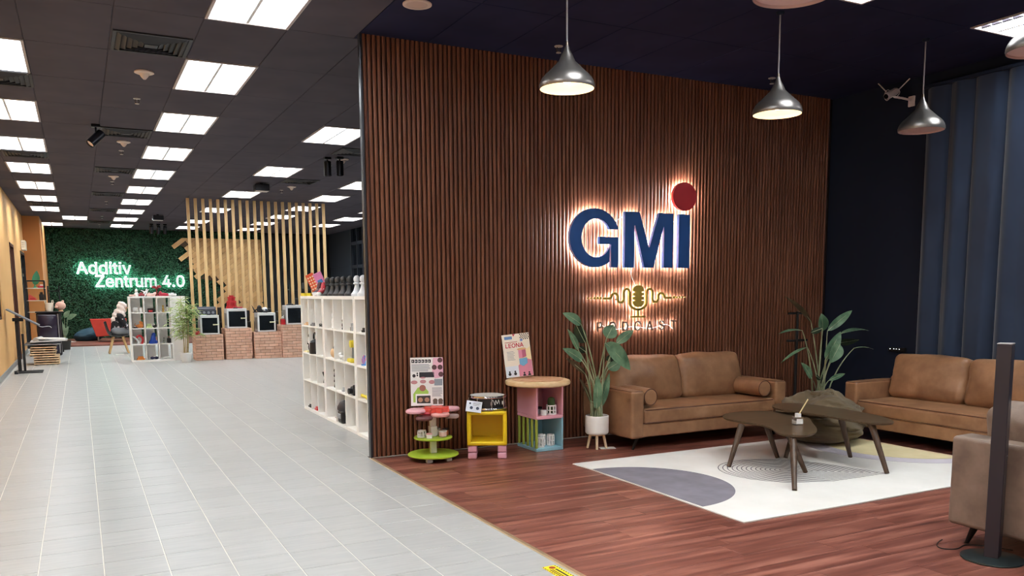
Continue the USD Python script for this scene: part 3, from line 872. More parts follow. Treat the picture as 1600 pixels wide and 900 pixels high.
part(cu, 'curtain_rail', bx(7.315, 7.355, 1.0, 5.52, 3.30, 3.33, bev=.004), m_navy, smooth=False)

# ---- small things on the right wall
m_ant = plain('device_white', 'd9cfd0', .45)
t = thing('wall_camera', 'white wall camera with two short antennas above the sofa corner', 'camera', (X1 - .002, 5.80, 3.30))
part(t, 'wall_plate', bx(-.02, 0, -.115, -.045, -.11, -.01, bev=.004), m_ant, smooth=False)
part(t, 'arm', tube([(-.02, -.08, -.05), (-.10, -.04, -.03), (-.15, .02, -.01)], .011, 8), m_ant)
part(t, 'camera_body', T(lathe([(0, -.08), (.03, -.08), (.036, -.06), (.036, .06), (.03, .08), (0, .08)], 20), (-.17, .03, .02), rx=0, ry=65), m_ant)
part(t, 'lens', T(cyl((0, 0, -.082), (0, 0, -.086), .024), (-.17, .03, .02), ry=65), plain('lens_black', '08090c', .1))
part(t, 'antenna', cyl((-.17, .07, .03), (-.17, .19, .15), .006), m_ant)
part(t, 'antenna', cyl((-.17, -.05, .04), (-.17, -.17, .12), .006), m_ant)
for s, r in ((.06, .035), (-.035, .045)):
    a = np.linspace(0, 2 * PI, 25)[:-1]
    part(t, 'cable_loop', tube([(-.19, s + r * math.cos(x), .01 + (.05 if s > 0 else .035) * math.sin(x)) for x in a], .004, 6, True), m_ant)
t = thing('power_strip', 'small black power strip with white indicator lights low on the dark wall', 'power strip', (X1 - .001, 5.74, .785))
part(t, 'body', bx(-.03, 0, -.10, .10, -.02, .02, bev=.004), plain('strip_black', '0f1014', .4), smooth=False)
for yq in (.075, .03, -.0, -.035):
    part(t, 'indicator', ell((-.031, yq, .004), (.004, .005, .004), 1), glow('led_white', (.9, .95, 1), 3.0))
t = thing('light_stand', 'black pole with two short crossbars behind the plant by the slatted wall', 'stand', (6.80, 6.50, 0))
part(t, 'pole', cyl((0, 0, 0.01), (0, 0, 1.17), .018, .014), m_black)
part(t, 'crossbar', cyl((-.13, 0, 1.15), (.13, 0, 1.15), .012), m_black)
part(t, 'crossbar', cyl((-.14, 0, .86), (.15, 0, .86), .012), m_black)
for q in range(3):
    a = q * 2.09 + .4
    part(t, 'foot', cyl((0, 0, .14), (.16 * math.cos(a), .13 * math.sin(a), .008), .008), m_black)

# ---- plants
m_leaf = leafmat('leaf_green', '47694f', '779a78')
m_leafd = leafmat('leaf_dark', '1e2b1f', '33432c')
m_leafb = leafmat('leaf_brown', '3f3524', '5a4a31')
m_stem = leafmat('stem_green', '8a9a76', 'b3bb98')
def big_plant(name, lab, loc, base_z, leaves, pot):
    t = thing(name, lab, 'plant', loc)
    for i, (bx_, by_, bz_, tx, ty, tz, w, look) in enumerate(leaves):
        b, tp = np.array((bx_, by_, bz_)), np.array((tx, ty, tz))
        nrm = {'g': (-.25, -1, .45), 'd': (.3, 1, -.5), 'b': (.4, -1, -.2), 's': (.15, -.35, 1)}[look]
        mt = {'g': m_leaf, 'd': m_leafd, 'b': m_leafb, 's': m_leaf}[look]
        lf = part(t, 'leaf', leaf(b, tp, w * 1.06, nrm, sag=.05, fold=.22), mt, smooth=True)
        part(lf, 'midrib', tube([b + (tp - b) * s + np.array(nrm) / np.linalg.norm(nrm) * .05 * np.linalg.norm(tp - b) * 4 * s * (1 - s) * .9 - np.array([0, 0, 1]) * .05 * np.linalg.norm(tp - b) * s * s for s in np.linspace(0, .96, 8)], np.linspace(.0045, .0015, 8), 5), m_stem)
        foot = np.array((.05 * math.cos(i * 2.4), .05 * math.sin(i * 2.4), base_z))
        mid = (foot + b) / 2 + np.array((-.12 * b[0], .0, .05))
        if np.linalg.norm(b[:2]) > .001:
            part(t, 'stem', tube(curve([foot, mid, b], 12), np.linspace(.009, .0045, 12), 6), m_stem)
    pot(t)
    return t
L1 = [(-.17, 0, 1.11, -.36, 0, 1.225, .090, 'g'), (-.05, .12, .94, -.15, .12, 1.12, .12, 'd'), (-.23, -.05, .89, -.34, -.05, 1.09, .055, 'g'), (-.22, -.10, .80, -.42, -.10, .93, .085, 'g'),
      (-.06, .10, .66, -.27, .10, .83, .05, 'b'), (-.07, 0, .42, -.20, 0, .67, .039, 'b'), (.03, -.10, .99, .10, -.10, 1.11, .125, 'g'), (.29, .13, .92, .48, .13, 1.05, .082, 'g'),
      (-.02, -.15, .95, .25, -.15, .72, .145, 'g'), (.20, .10, .76, .21, .10, .83, .072, 'd'), (.20, .13, .69, .34, .13, .76, .109, 'g'), (-.04, -.05, .36, -.03, -.05, .68, .080, 'g'), (.03, 0, .36, .13, 0, .69, .068, 'g'), (-.04, .13, .86, -.11, .13, .91, .063, 'd')]
def pot_a(t):
    part(t, 'pot', lathe([(0, .135), (.095, .135), (.103, .145), (.105, .155), (.105, .297), (.101, .30), (.097, .297), (.095, .275), (0, .275)], 40), m_white)
    part(t, 'soil', lathe([(0, .278), (.096, .278), (.096, .272), (0, .272)], 24), plain('soil', '2c211a', .95))
    for q in range(4):
        a = math.radians(45 + 90 * q + 12)
        part(t, 'pot_leg', cyl((.085 * math.cos(a), .085 * math.sin(a), 0), (.055 * math.cos(a), .055 * math.sin(a), .137), .011, .014, 12), plain('beech', 'd9c3a3', .5))
    part(t, 'pot_ring', lathe([(0, .12), (.07, .12), (.07, .136), (0, .136)], 24), plain('beech', 'd9c3a3', .5))
big_plant('potted_plant', 'tall broad-leaved plant in a white pot on wooden legs beside the sofa', (4.045, 6.17, 0), .27, L1, pot_a)
solo('paper_slip', 'white card lying on the floor under the potted plant', 'card', T(bx(-.07, .07, -.05, .05, .0005, .002), rz=-20), m_white, (4.13, 6.13, 0), smooth=False)
L2 = [(-.04, .10, 1.08, -.41, .10, 1.36, .055, 'b'), (-.26, 0, 1.00, -.58, 0, .99, .045, 's'), (-.13, .05, .83, -.49, .05, .70, .038, 's'), (.13, .10, .98, .10, .10, 1.17, .120, 'g'),
      (-.10, -.10, 1.02, -.25, -.10, .99, .06, 'd'), (.03, -.05, .99, .37, -.05, 1.21, .083, 'g'), (.33, .05, .95, .76, .05, .99, .063, 's'), (.39, .12, .85, .70, .12, .89, .072, 'd'),
      (-.04, -.10, .71, .16, -.10, 1.00, .113, 'g'), (.10, -.15, .86, -.03, -.15, .69, .126, 'g'), (.48, .0, .80, .78, .0, .79, .022, 's'), (-.22, -.10, .53, -.37, -.10, .71, .077, 'g'), (.02, -.10, .50, .25, -.10, .57, .048, 'g'), (-.18, -.12, .56, -.10, -.12, .52, .046, 'd')]
def pot_b(t):
    part(t, 'pot', lathe([(0, 0), (.11, 0), (.13, .22), (.135, .24), (.125, .24), (.115, .2), (0, .2)], 36), plain('pot_dark', '33302d', .6))
big_plant('potted_plant', 'broad-leaved plant rising behind the bean bag in front of the dark wall', (6.556, 5.95, 0), .19, L2, pot_b)

# ---- backlit lettering on the slatted wall
m_blue = plain('sign_blue', '27589f', .4)
m_red = plain('sign_red', 'c9343e', .4)
m_gold = plain('sign_gold', 'b39d48', .45, .1)
m_side = plain('sign_edge', '2b3f66', .45)
m_glow = glow('sign_strip', (1.0, .97, .95), SIGN)
m_glow3 = glow('sign_strip_letters', (1.0, .97, .95), 60.0)
m_glow2 = glow('sign_strip_small', (1.0, .97, .95), SIGN2)
YB = 6.672                 # back of the letters; the slats' faces are at 6.703
def ellp(cx, cz, a, b, n=64):
    t = np.arange(n) * 2 * PI / n
    return Polygon(np.column_stack([cx + a * np.cos(t), cz + b * np.sin(t)]))
G = ellp(4.335, 1.893, .278, .272).difference(ellp(4.352, 1.893, .165, .180))
G = G.difference(sbox(4.36, 1.60, 4.70, 1.978)).union(ellp(4.335, 1.893, .278, .272).difference(ellp(4.352, 1.893, .165, .180)).intersection(sbox(4.0, 1.60, 4.50, 1.90)))
G = G.difference(sbox(4.46, 1.845, 4.62, 1.975)).union(sbox(4.385, 1.838, 4.598, 1.905)).union(sbox(4.515, 1.622, 4.598, 1.86))
G = G.difference(sbox(4.598, 1.5, 4.7, 1.975))
Mp = Polygon([(4.672, 1.622), (4.672, 2.148), (4.842, 2.148), (4.955, 1.815), (4.962, 1.815), (5.075, 2.148), (5.248, 2.148), (5.248, 1.622), (5.137, 1.622), (5.137, 2.02), (5.130, 2.02), (5.012, 1.622), (4.905, 1.622), (4.790, 2.02), (4.783, 2.02), (4.783, 1.622)])
Ip = sbox(5.318, 1.622, 5.452, 2.145)
Dp = ellp(5.385, 2.318, .146, .138)
sg = thing('wall_sign', 'large blue backlit company letters with a red dot on the slatted wall', 'sign', (-.016, 0, 0))
def sign_piece(parent, name, poly, face, depth, label=None, inset=.012, strip=m_glow, yb=YB):
    p = part(parent, name, upright(ext(poly, depth), yb), face, smooth=30, label=label)
    sh = poly.buffer(-inset)
    if not sh.is_empty and sh.area > 1e-5:
        part(p, 'light_strip', upright(ext(sh, .002), yb + .004), strip, smooth=False)
    if depth > .02 or poly.area > .02:
        part(p, 'standoff', upright(ext(poly.representative_point().buffer(.006), .034), YB + .034), m_darkmetal)
    return p
sign_piece(sg, 'letter', G, m_blue, .034)
sign_piece(sg, 'letter', Mp, m_blue, .034)
sign_piece(sg, 'letter', Ip, m_blue, .034)
sign_piece(sg, 'dot', Dp, m_red, .034, 'round red dot')
part(sg, 'wire', cat(tube([(4.60, 6.69, 2.06), (4.67, 6.685, 2.10)], .003, 5), tube([(5.25, 6.69, 2.10), (5.315, 6.685, 2.06)], .003, 5), tube(curve([(4.80, 6.69, 1.63), (4.785, 6.69, 1.56), (4.81, 6.69, 1.50), (4.835, 6.69, 1.45)], 12), .0025, 5)), m_whitep)

PX = lambda px: 4.84 + (px - 997) * .0076
PZ = lambda py: 1.45 - (py - 446) * .00605
ms = thing('microphone_sign', 'gold backlit microphone emblem with sound waves and lettering below', 'sign', (0, 0, 0))
caps = sbox(PX(988.2), PZ(474), PX(1005.2), PZ(452)).union(ellp(PX(996.7), PZ(453), PX(1005.2) - PX(996.7), .045)).union(ellp(PX(996.7), PZ(473), PX(1005.2) - PX(996.7), .045))
for pz in (456.5, 463, 469.5):
    caps = caps.difference(sbox(PX(987), PZ(pz + 1.0), PX(991.5), PZ(pz - 1.0))).difference(sbox(PX(1001.5), PZ(pz + 1.0), PX(1006), PZ(pz - 1.0)))
sign_piece(ms, 'microphone_capsule', caps, m_gold, .016, None, .008, m_glow2)
cxm = PX(996.7)
def rib(pts, w=.0105):
    return LineString(pts).buffer(w, cap_style=1, join_style=1)
hb = PX(1010) - cxm
ub = [(cxm + hb * math.cos(a), PZ(472) + .075 * math.sin(a)) for a in np.linspace(PI, 2 * PI, 24)]
def wavep(sign):
    def x(d): return cxm + sign * d
    pts = [(x(hb), PZ(472)), (x(hb), PZ(462))]
    pts += [(x(hb + .035 - .035 * math.cos(a)), PZ(458) + .04 * math.sin(a)) for a in np.linspace(0, PI, 12)]
    pts += [(x(hb + .07), PZ(465))]
    pts += [(x(hb + .105 - .035 * math.cos(a)), PZ(467) - .035 * math.sin(a)) for a in np.linspace(0, PI, 12)]
    pts += [(x(hb + .175 - .035 * math.cos(a)), PZ(464) + .035 * math.sin(a)) for a in np.linspace(0, PI * .8, 10)]
    pts += [(x(hb + .225), PZ(466)), (x(hb + .30), PZ(466))]
    return pts
br = rib(ub).union(rib(wavep(-1))).union(rib(wavep(1)))
sign_piece(ms, 'sound_wave', br, m_gold, .014, None, .004, m_glow2)
st = sbox(cxm - .008, PZ(496), cxm + .008, PZ(484)).union(rib([(cxm - .08, PZ(496)), (cxm + .08, PZ(496))], .009))
sign_piece(ms, 'microphone_stem', st, m_gold, .014, None, .004, m_glow2)
for i, d in enumerate((.335, .37, .405, .44, .475)):
    for s in (-1, 1):
        sign_piece(ms, 'wave_dot', Point(cxm + s * (hb + d), PZ(465.5)).buffer(.013 - .0012 * i), m_gold, .012, None, .003, m_glow2)
m_bronze = plain('sign_bronze', '8d786a', .45, .1)
for i, ch in enumerate('PODCAST'):
    lm = meshkit.text_mesh(ch, .088, .006, True)
    c = lm.bounds.mean(axis=0)
    lm.apply_translation((-c[0], 0, 0))
    p = part(ms, 'letter', T(upright(lm, YB), (4.395 + .147 * i, 0, 1.015 if True else 0)), m_bronze, smooth=False)
    sm = meshkit.text_mesh(ch, .088, .0008)
    lb, sb = lm.bounds, sm.bounds
    sm.apply_translation(-sm.bounds.mean(axis=0))
    sm.apply_scale((.84 * (lb[1, 0] - lb[0, 0]) / (sb[1, 0] - sb[0, 0]), .88 * (lb[1, 1] - lb[0, 1]) / (sb[1, 1] - sb[0, 1]), 1))
    sm.apply_translation((*lb.mean(axis=0)[:2], 0))
    part(p, 'light_strip', T(upright(sm, YB + .0012), (4.395 + .147 * i, 0, 1.015)), m_glow3, smooth=False)
part(ms, 'wire', tube(curve([(4.42, 6.69, 1.09), (4.60, 6.69, 1.03), (4.8, 6.69, 1.05), (5.0, 6.69, 1.03), (5.15, 6.69, 1.06), (5.28, 6.69, 1.02)], 40), .0025, 5), m_whitep)

# ================================================================== DISPLAY TABLES BY THE SLATTED WALL
m_lime = plain('lime_paint', 'a9c33c', .4)
m_pink = plain('petal_pink', 'e2a9b4', .45)
m_rose = plain('rose_red', 'd4505e', .45)
m_coral = plain('coral', 'd9564a', .45)
m_plum = plain('plum_wood', '6b3f42', .45)

t = thing('tiered_table', 'small flower-topped tiered display table with two lime green discs', 'table', (2.575, 6.43, 0))
part(t, 'base_disc', lathe([(0, .035), (.205, .035), (.214, .041), (.214, .049), (.205, .055), (0, .055)], 48), m_lime)
for i, a in enumerate((235, 305, 90)):
    a = math.radians(a)
    part(t, 'foot', bx(.15 * math.cos(a) - .025, .15 * math.cos(a) + .025, .15 * math.sin(a) - .02, .15 * math.sin(a) + .02, 0, .035, bev=.003), m_white, smooth=False)
part(t, 'post', bx(-.025, .025, -.02, .02, .055, .40, bev=.003), m_white, smooth=False)
part(t, 'post_collar', bx(-.031, .031, -.026, .026, .20, .285, bev=.004), m_white, smooth=False)
part(t, 'middle_disc', lathe([(0, .178), (.155, .178), (.163, .184), (.163, .190), (.155, .196), (0, .196)], 44), m_lime)
def petal(r=.082, h=.03):
    return lathe([(0, 0), (r * .9, 0), (r, h * .3), (r, h * .7), (r * .9, h), (0, h)], 32)
for i, (px, py, pz, mt, sx) in enumerate(((-.155, -.01, .405, m_pink, 1.0), (.155, -.01, .405, m_pink, 1.0), (-.09, .10, .395, m_pink, 1), (.09, .10, .395, m_pink, 1), (.02, -.12, .378, plain('petal_salmon', 'e3a3a0', .45), .95), (-.115, -.10, .355, m_plum, .85), (.135, -.095, .355, plain('petal_taupe', 'a58d88', .5), .72))):
    m = petal(); m.apply_scale((sx, sx, 1))
    part(t, 'petal', T(m, (px, py, pz)), mt, label='plum brown petal' if mt is m_plum else None)
part(t, 'top_plate', lathe([(0, .385), (.10, .385), (.11, .40), (.10, .41), (0, .41)], 32), m_rose)
star = []
for i in range(16):
    r = .105 if i % 2 == 0 else .055
    star.append((r * math.cos(i * PI / 8), r * math.sin(i * PI / 8)))
part(t, 'flower_centre', cat(T(ext(Polygon(star).buffer(.018), .024), (.02, -.02, .408)), T(ext(Polygon(star).buffer(.004), .016), (.03, -.02, .43))), m_coral)

def lines_block(x0, x1, z0, z1, n, fill=.55, seed=1):
    r = random.Random(seed)
    hgt = (z1 - z0) / n
    out = []
    for i in range(n):
        z = z1 - hgt * (i + .5)
        out.append(sbox(x0, z - hgt * fill / 2, x0 + (x1 - x0) * r.uniform(.82, 1), z + hgt * fill / 2))
    return unary_union(out)

m_paper = plain('poster_paper', 'eceae8', .5)
m_ink = plain('ink_black', '26242a', .6)
m_inkg = plain('ink_grey', '9a9ca4', .6)
def flat(parent, name, poly, mt, lift=.0006, th=.0006):
    return part(parent, name, upright(ext(poly, th), -lift), mt, smooth=False)

# poster A (local: x right, z up, faces -y), then leaned back
po = UsdGeom.Xform.Define(stage, numbered('/World', 'poster'))
po.AddTranslateOp().Set(Gf.Vec3d(2.445, 6.59, .442)); po.AddRotateXYZOp().Set(Gf.Vec3f(-8, 0, -20))
po = tag(po.GetPrim(), 'white student poster with pink circles standing on the flower-topped table', 'poster')
part(po, 'board', bx(0, .275, 0, .006, 0, .41), m_paper, smooth=False)
flat(po, 'pink_field', Polygon([(.20, .40), (.272, .40), (.272, .25), (.21, .235), (.19, .29)]).buffer(.006), plain('print_pink', 'e6b3c6', .6))
for cx_, cz_ in ((.252, .385), (.203, .325), (.252, .325), (.258, .265)):
    flat(po, 'photo_disc', Point(cx_, cz_).buffer(.021), plain('print_brown', '5e3b40', .6), .0013)
flat(po, 'headline', unary_union([sbox(.012 + .028 * i, .365, .034 + .028 * i, .392) for i in range(6)]).difference(unary_union([sbox(.018 + .028 * i, .372, .024 + .028 * i, .384) for i in range(6)])), m_ink)
flat(po, 'text_block', lines_block(.012, .18, .29, .355, 7, .5, 3), m_inkg)
flat(po, 'dark_band', sbox(.075, .24, .20, .285), m_ink)
for cx_, cz_ in ((.03, .255), (.058, .275), (.058, .258)):
    flat(po, 'ink_blot', Point(cx_, cz_).buffer(.014 if cx_ < .05 else .007), m_ink)
for cx_, cz_, a, b in ((.03, .20, .028, .016), (.105, .205, .026, .016), (.18, .20, .026, .017), (.105, .238, .022, .008)):
    flat(po, 'blossom', ellp(cx_, cz_, a, b, 24), plain('print_rose', 'c08a90', .6))
flat(po, 'green_field', Polygon([(.02, .03), (.02, .10), (.06, .155), (.11, .165), (.15, .12), (.145, .03)]), plain('print_green', 'a4c95a', .6))
flat(po, 'brown_disc', Point(.10, .150).buffer(.027), plain('print_brown2', 'a36a5e', .6), .0013)
flat(po, 'sketch', sbox(.20, .17, .268, .225), plain('print_slate', '8f98a2', .6))
flat(po, 'text_block', lines_block(.18, .268, .075, .155, 8, .5, 5), m_inkg)
flat(po, 'photo_frame', sbox(.04, .012, .175, .10).difference(sbox(.05, .02, .165, .085)), plain('print_white', 'f4f4f2', .6), .0013)
flat(po, 'photo', sbox(.05, .02, .165, .085), plain('print_dark', '3b3330', .6), .0013)
for cx_ in (.08, .135):
    flat(po, 'face', Point(cx_, .05).buffer(.02), plain('print_skin', 'b58a70', .6), .002)
for cx_ in (.205, .25):
    flat(po, 'portrait', Point(cx_, .04).buffer(.02).union(sbox(cx_ - .018, .012, cx_ + .018, .03)), plain('print_umber', '6b5a50', .6))

def jar(name, lab, loc, r, h, body, lid, catg='jar'):
    t = thing(name, lab, catg, loc)
    part(t, 'body', lathe([(0, 0), (r, 0), (r, h * .78), (0, h * .78)], 24), body)
    part(t, 'lid', lathe([(0, h * .78), (r * 1.08, h * .78), (r * 1.08, h), (0, h)], 24), lid)
    return t
def lattice_cup(name, lab, loc, r, h, mt, catg='cup'):
    t = thing(name, lab, catg, loc)
    part(t, 'base_ring', lathe([(0, 0), (r, 0), (r, .010), (0, .010)], 24), mt)
    part(t, 'top_ring', lathe([(r * .8, h), (r, h), (r, h - .012), (r * .8, h - .012), (r * .8, h)], 24), mt)
    for i in range(8):
        a = i * PI / 4
        part(t, 'bar', cyl((r * .9 * math.cos(a), r * .9 * math.sin(a), .008), (r * .9 * math.cos(a), r * .9 * math.sin(a), h - .008), .0065, n=6), mt)
    part(t, 'hoop', lathe([(r * .84, h * .5), (r, h * .5), (r, h * .5 - .008), (r * .84, h * .5 - .008), (r * .84, h * .5)], 24), mt)
    return t
zt = .1965
lattice_cup('lattice_cup', 'white lattice cup on the left of the tiered table\'s middle disc', (2.475, 6.43, zt), .038, .058, m_whitep)
jar('jar', 'small white and pink jar in front of the lattice cup on the tiered table', (2.512, 6.355, zt), .024, .04, m_whitep, m_pink)
jar('jar', 'white and pink striped jar right of the post on the tiered table', (2.645, 6.385, zt), .032, .05, plain('jar_pinkish', 'e9c3c4', .4), m_whitep)
jar('jar', 'orange jar with a black lid at the right end of the tiered table', (2.695, 6.44, zt), .026, .056, plain('jar_orange', 'd98a66', .4), m_ink)
jar('jar', 'pale jar at the back of the tiered table\'s middle disc', (2.63, 6.50, zt), .04, .055, m_whitep, plain('lid_grey', 'b9b6b6', .4))

# yellow cube table
m_yel = plain('yellow_paint', 'e8c81e', .35)
t = thing('cube_table', 'bright yellow open cube table on pink block legs carrying the snare drum', 'table', (3.035, 6.33, 0), -27)
w, d, z0, z1 = .168, .15, .115, .405
for nm, m in (('side_panel', rbox(-w, -w + .035, -d, d, z0, z1, .012, 3)), ('side_panel', rbox(w - .035, w, -d, d, z0, z1, .012, 3)), ('top_panel', rbox(-w, w, -d, d, z1 - .032, z1, .012, 3)), ('bottom_panel', rbox(-w, w, -d, d, z0, z0 + .035, .012, 3)), ('back_panel', bx(-w + .01, w - .01, d - .02, d - .004, z0 + .01, z1 - .01))):
    part(t, nm, m, m_yel)
for sx in (-.125, .125):
    for sy in (-.105, .105):
        part(t, 'leg', cat(rbox(sx - .038, sx + .038, sy - .036, sy + .036, .058, z0, .01, 3), rbox(sx - .038, sx + .038, sy - .036, sy + .036, 0, .056, .014, 3)), plain('block_pink', 'dba3b4', .45))
m_chrome = plain('chrome', 'd2cfcb', .12, 1.0)
dr = thing('snare_drum', 'black snare drum with chrome hoops standing on the yellow cube', 'drum', (3.045, 6.345, .4055), -27)
part(dr, 'shell', lathe([(0, .012), (.150, .012), (.150, .112), (0, .112)], 48), plain('drum_black', '1b1a1d', .25))
for z in (.006, .104):
    part(dr, 'hoop', lathe([(.148, z), (.163, z), (.166, z + .008), (.163, z + .018), (.148, z + .018), (.148, z)], 48), m_chrome)
part(dr, 'drum_head', lathe([(0, .117), (.150, .117), (.150, .112), (0, .112)], 48), plain('drum_head', 'd9d6d2', .4))
for i in range(8):
    a = i * PI / 4 + .25
    lug = cat(cyl((.160 * math.cos(a), .160 * math.sin(a), .0), (.160 * math.cos(a), .160 * math.sin(a), .125), .004, n=8), bx(.148 * math.cos(a) - .008, .148 * math.cos(a) + .008, .148 * math.sin(a) - .008, .148 * math.sin(a) + .008, .045, .08, bev=.003))
    part(dr, 'lug', lug, m_chrome)
sc_ = [(.01, .045), (.025, .085), (.04, .05), (.045, .09), (.06, .06), (.07, .085), (.085, .055)]
pts = []
for x_, z_ in sc_:
    a = -PI / 2 + (x_ + .03) / .15
    pts.append((.1515 * math.cos(a), .1515 * math.sin(a), z_))
part(dr, 'scribble', tube(curve(pts, 40), .0022, 5), m_whitep)
cd_ = UsdGeom.Xform.Define(stage, numbered('/World', 'info_card')); cd_.AddTranslateOp().Set(Gf.Vec3d(2.855, 6.225, .4065)); cd_.AddRotateXYZOp().Set(Gf.Vec3f(-24, 8, -27))
cd_ = tag(cd_.GetPrim(), 'small pale blue card with two dark blots leaning on the snare drum', 'card')
part(cd_, 'board', bx(-.065, .065, 0, .003, 0, .095), plain('card_blue', 'd5dde9', .6), smooth=False)
for x_, z_ in ((-.02, .035), (.032, .035), (-.035, .072)):
    flat(cd_, 'blot', Point(x_, z_).buffer(.013 if z_ < .05 else .008), plain('ink_blue', '39435a', .6))
flat(cd_, 'text_block', lines_block(-.01, .055, .055, .085, 4, .4, 2), m_inkg)

# pink and blue table with a biscuit-like top
m_pkp = plain('table_pink', 'e3a4b2', .45)
m_blp = plain('table_blue', '8dbccb', .45)
m_grp = plain('table_green', 'a3b24a', .45)
t = thing('display_table', 'pink and blue open display table with a round biscuit-coloured top', 'table', (3.475, 6.26, 0))
W_, D_ = .275, .36
part(t, 'base', bx(0, W_, 0, D_, 0, .03, bev=.004), m_blp, smooth=False)
part(t, 'lower_side', bx(W_ - .018, W_, 0, D_, .03, .30, bev=.003), m_blp, smooth=False)
part(t, 'lower_back', bx(.10, W_ - .018, D_ - .016, D_, .03, .285, bev=.002), m_blp, smooth=False)
for i in range(5):
    y_ = .018 + .079 * i
    part(t, 'green_bar', bx(.002, .018, y_ - .014, y_ + .014, .03, .285, bev=.003), m_grp, smooth=False)
part(t, 'shelf', bx(0, W_, 0, D_, .285, .315, bev=.004), m_pkp, smooth=False)
part(t, 'upper_side', bx(0, .018, 0, D_, .315, .575, bev=.003), m_pkp, smooth=False)
part(t, 'upper_side', bx(W_ - .018, W_, 0, D_, .315, .575, bev=.003), m_pkp, smooth=False)
part(t, 'upper_back', bx(.09, W_ - .018, D_ - .016, D_, .315, .575, bev=.002), m_pkp, smooth=False)
part(t, 'top', T(lathe([(0, .572), (.27, .572), (.288, .582), (.293, .598), (.288, .614), (.262, .623), (.25, .621), (0, .621)], 64), (.115, .18, 0)), varied('biscuit', [(0.35, 'e3c08e'), (0.65, 'eed2a6')], rough=.7, noise=14, bump=.5, bump_scale=40, bump_dist=.004))
part(t, 'top_glaze', T(lathe([(0, .6205), (.225, .6205), (.23, .624), (.21, .628), (0, .629)], 64), (.115, .18, 0)), varied('biscuit_glaze', [(0.35, 'd39a73'), (0.65, 'e6b98f')], rough=.6, noise=16, bump=.6, bump_scale=30, bump_dist=.005))
po2 = UsdGeom.Xform.Define(stage, numbered('/World', 'poster')); po2.AddTranslateOp().Set(Gf.Vec3d(3.345, 6.57, .632)); po2.AddRotateXYZOp().Set(Gf.Vec3f(-8, -6, -22))
po2 = tag(po2.GetPrim(), 'cream product poster with red lettering leaning on the round biscuit-coloured top', 'poster')
part(po2, 'board', bx(0, .245, 0, .006, 0, .385), plain('poster_cream', 'eee3d3', .5), smooth=False)
flat(po2, 'pink_field', Polygon([(.12, 0.002), (.243, .002), (.243, .14), (.19, .16), (.12, .10)]), plain('print_pink2', 'd98ba2', .6))
flat(po2, 'yellow_field', Polygon([(.243, .14), (.243, .26), (.15, .21), (.13, .12), (.19, .16)]), plain('print_cream2', 'eed9a8', .6))
flat(po2, 'spots', unary_union([Point(.165 + .018 * i + (.009 if j % 2 else 0), .375 - .014 * j).buffer(.0055) for i in range(5) for j in range(4)]).intersection(sbox(.14, .3, .243, .383)), m_ink)
flat(po2, 'badge', sbox(.025, .343, .088, .363).buffer(.003), plain('print_blue', '6f93c9', .6))
flat(po2, 'red_corner', Polygon([(.095, .384), (.12, .384), (.105, .362)]), plain('print_red', 'c2344a', .6))
flat(po2, 'blue_dot', Point(.172, .325).buffer(.013), plain('print_blue2', '8fa3d6', .6))
for ch, m in letters('LEONA', .036, .0008, True):
    part(po2, 'letter', T(upright(m, -.0007), (.020, 0, .265)), plain('print_red', 'c2344a', .6), smooth=False)
flat(po2, 'strapline', lines_block(.022, .135, .309, .318, 1, .8, 2), plain('print_red2', 'c98a80', .6))
flat(po2, 'table_picture', ellp(.165, .245, .042, .010, 32), plain('print_biscuit', 'e0b07e', .6), .0013)
flat(po2, 'table_picture', sbox(.133, .165, .165, .238), plain('print_pinka', 'e08fa8', .6), .0013)
flat(po2, 'table_picture', Polygon([(.165, .165), (.20, .175), (.20, .238), (.165, .238)]), plain('print_pinkb', 'b9637f', .6), .0013)
flat(po2, 'table_picture', Polygon([(.133, .11), (.165, .09), (.205, .115), (.205, .165), (.133, .16)]), plain('print_blue3', '6fa9d0', .6), .0013)
flat(po2, 'text_block', lines_block(.03, .10, .15, .235, 7, .35, 8), m_inkg)
flat(po2, 'pale_block', sbox(.003, .003, .118, .10), plain('print_pale', 'dfe6f2', .6))
for x_ in (.035, .085, .165, .21):
    flat(po2, 'portrait', Point(x_, .05 if x_ < .12 else .03).buffer(.008).union(Point(x_, .03 if x_ < .12 else .008).buffer(.013).intersection(sbox(0, .004, .3, .05))), m_ink, .0013)
zz = .3155
lattice_cup('lattice_cup', 'white lattice pot with a cactus on the pink table\'s upper shelf', (3.665, 6.33, zz), .045, .085, m_whitep)
cc = thing('cactus', 'dark green round cactus in the white lattice pot', 'plant', (3.665, 6.33, zz + .0105))
part(cc, 'stem_body', lathe([(0, 0), (.03, .005), (.033, .06), (.034, .11), (.028, .135), (.01, .143), (0, .143)], 20), plain('cactus_green', '3f5630', .8))
jar('jar', 'small white round jar on the pink table\'s upper shelf', (3.575, 6.31, zz), .026, .045, m_whitep, m_whitep)
jar('jar', 'small black-lidded jar at the back of the pink table\'s upper shelf', (3.58, 6.42, zz), .035, .06, m_inkg, m_ink)
for i, (x_, y_, r_, h_) in enumerate(((3.55, 6.32, .034, .085), (3.61, 6.40, .032, .10), (3.675, 6.36, .034, .10))):
    lattice_cup('lattice_cup', f'white lattice cup on the blue lower shelf, {("left", "middle", "right")[i]} of three', (x_, y_, .0305), r_, h_, m_whitep)

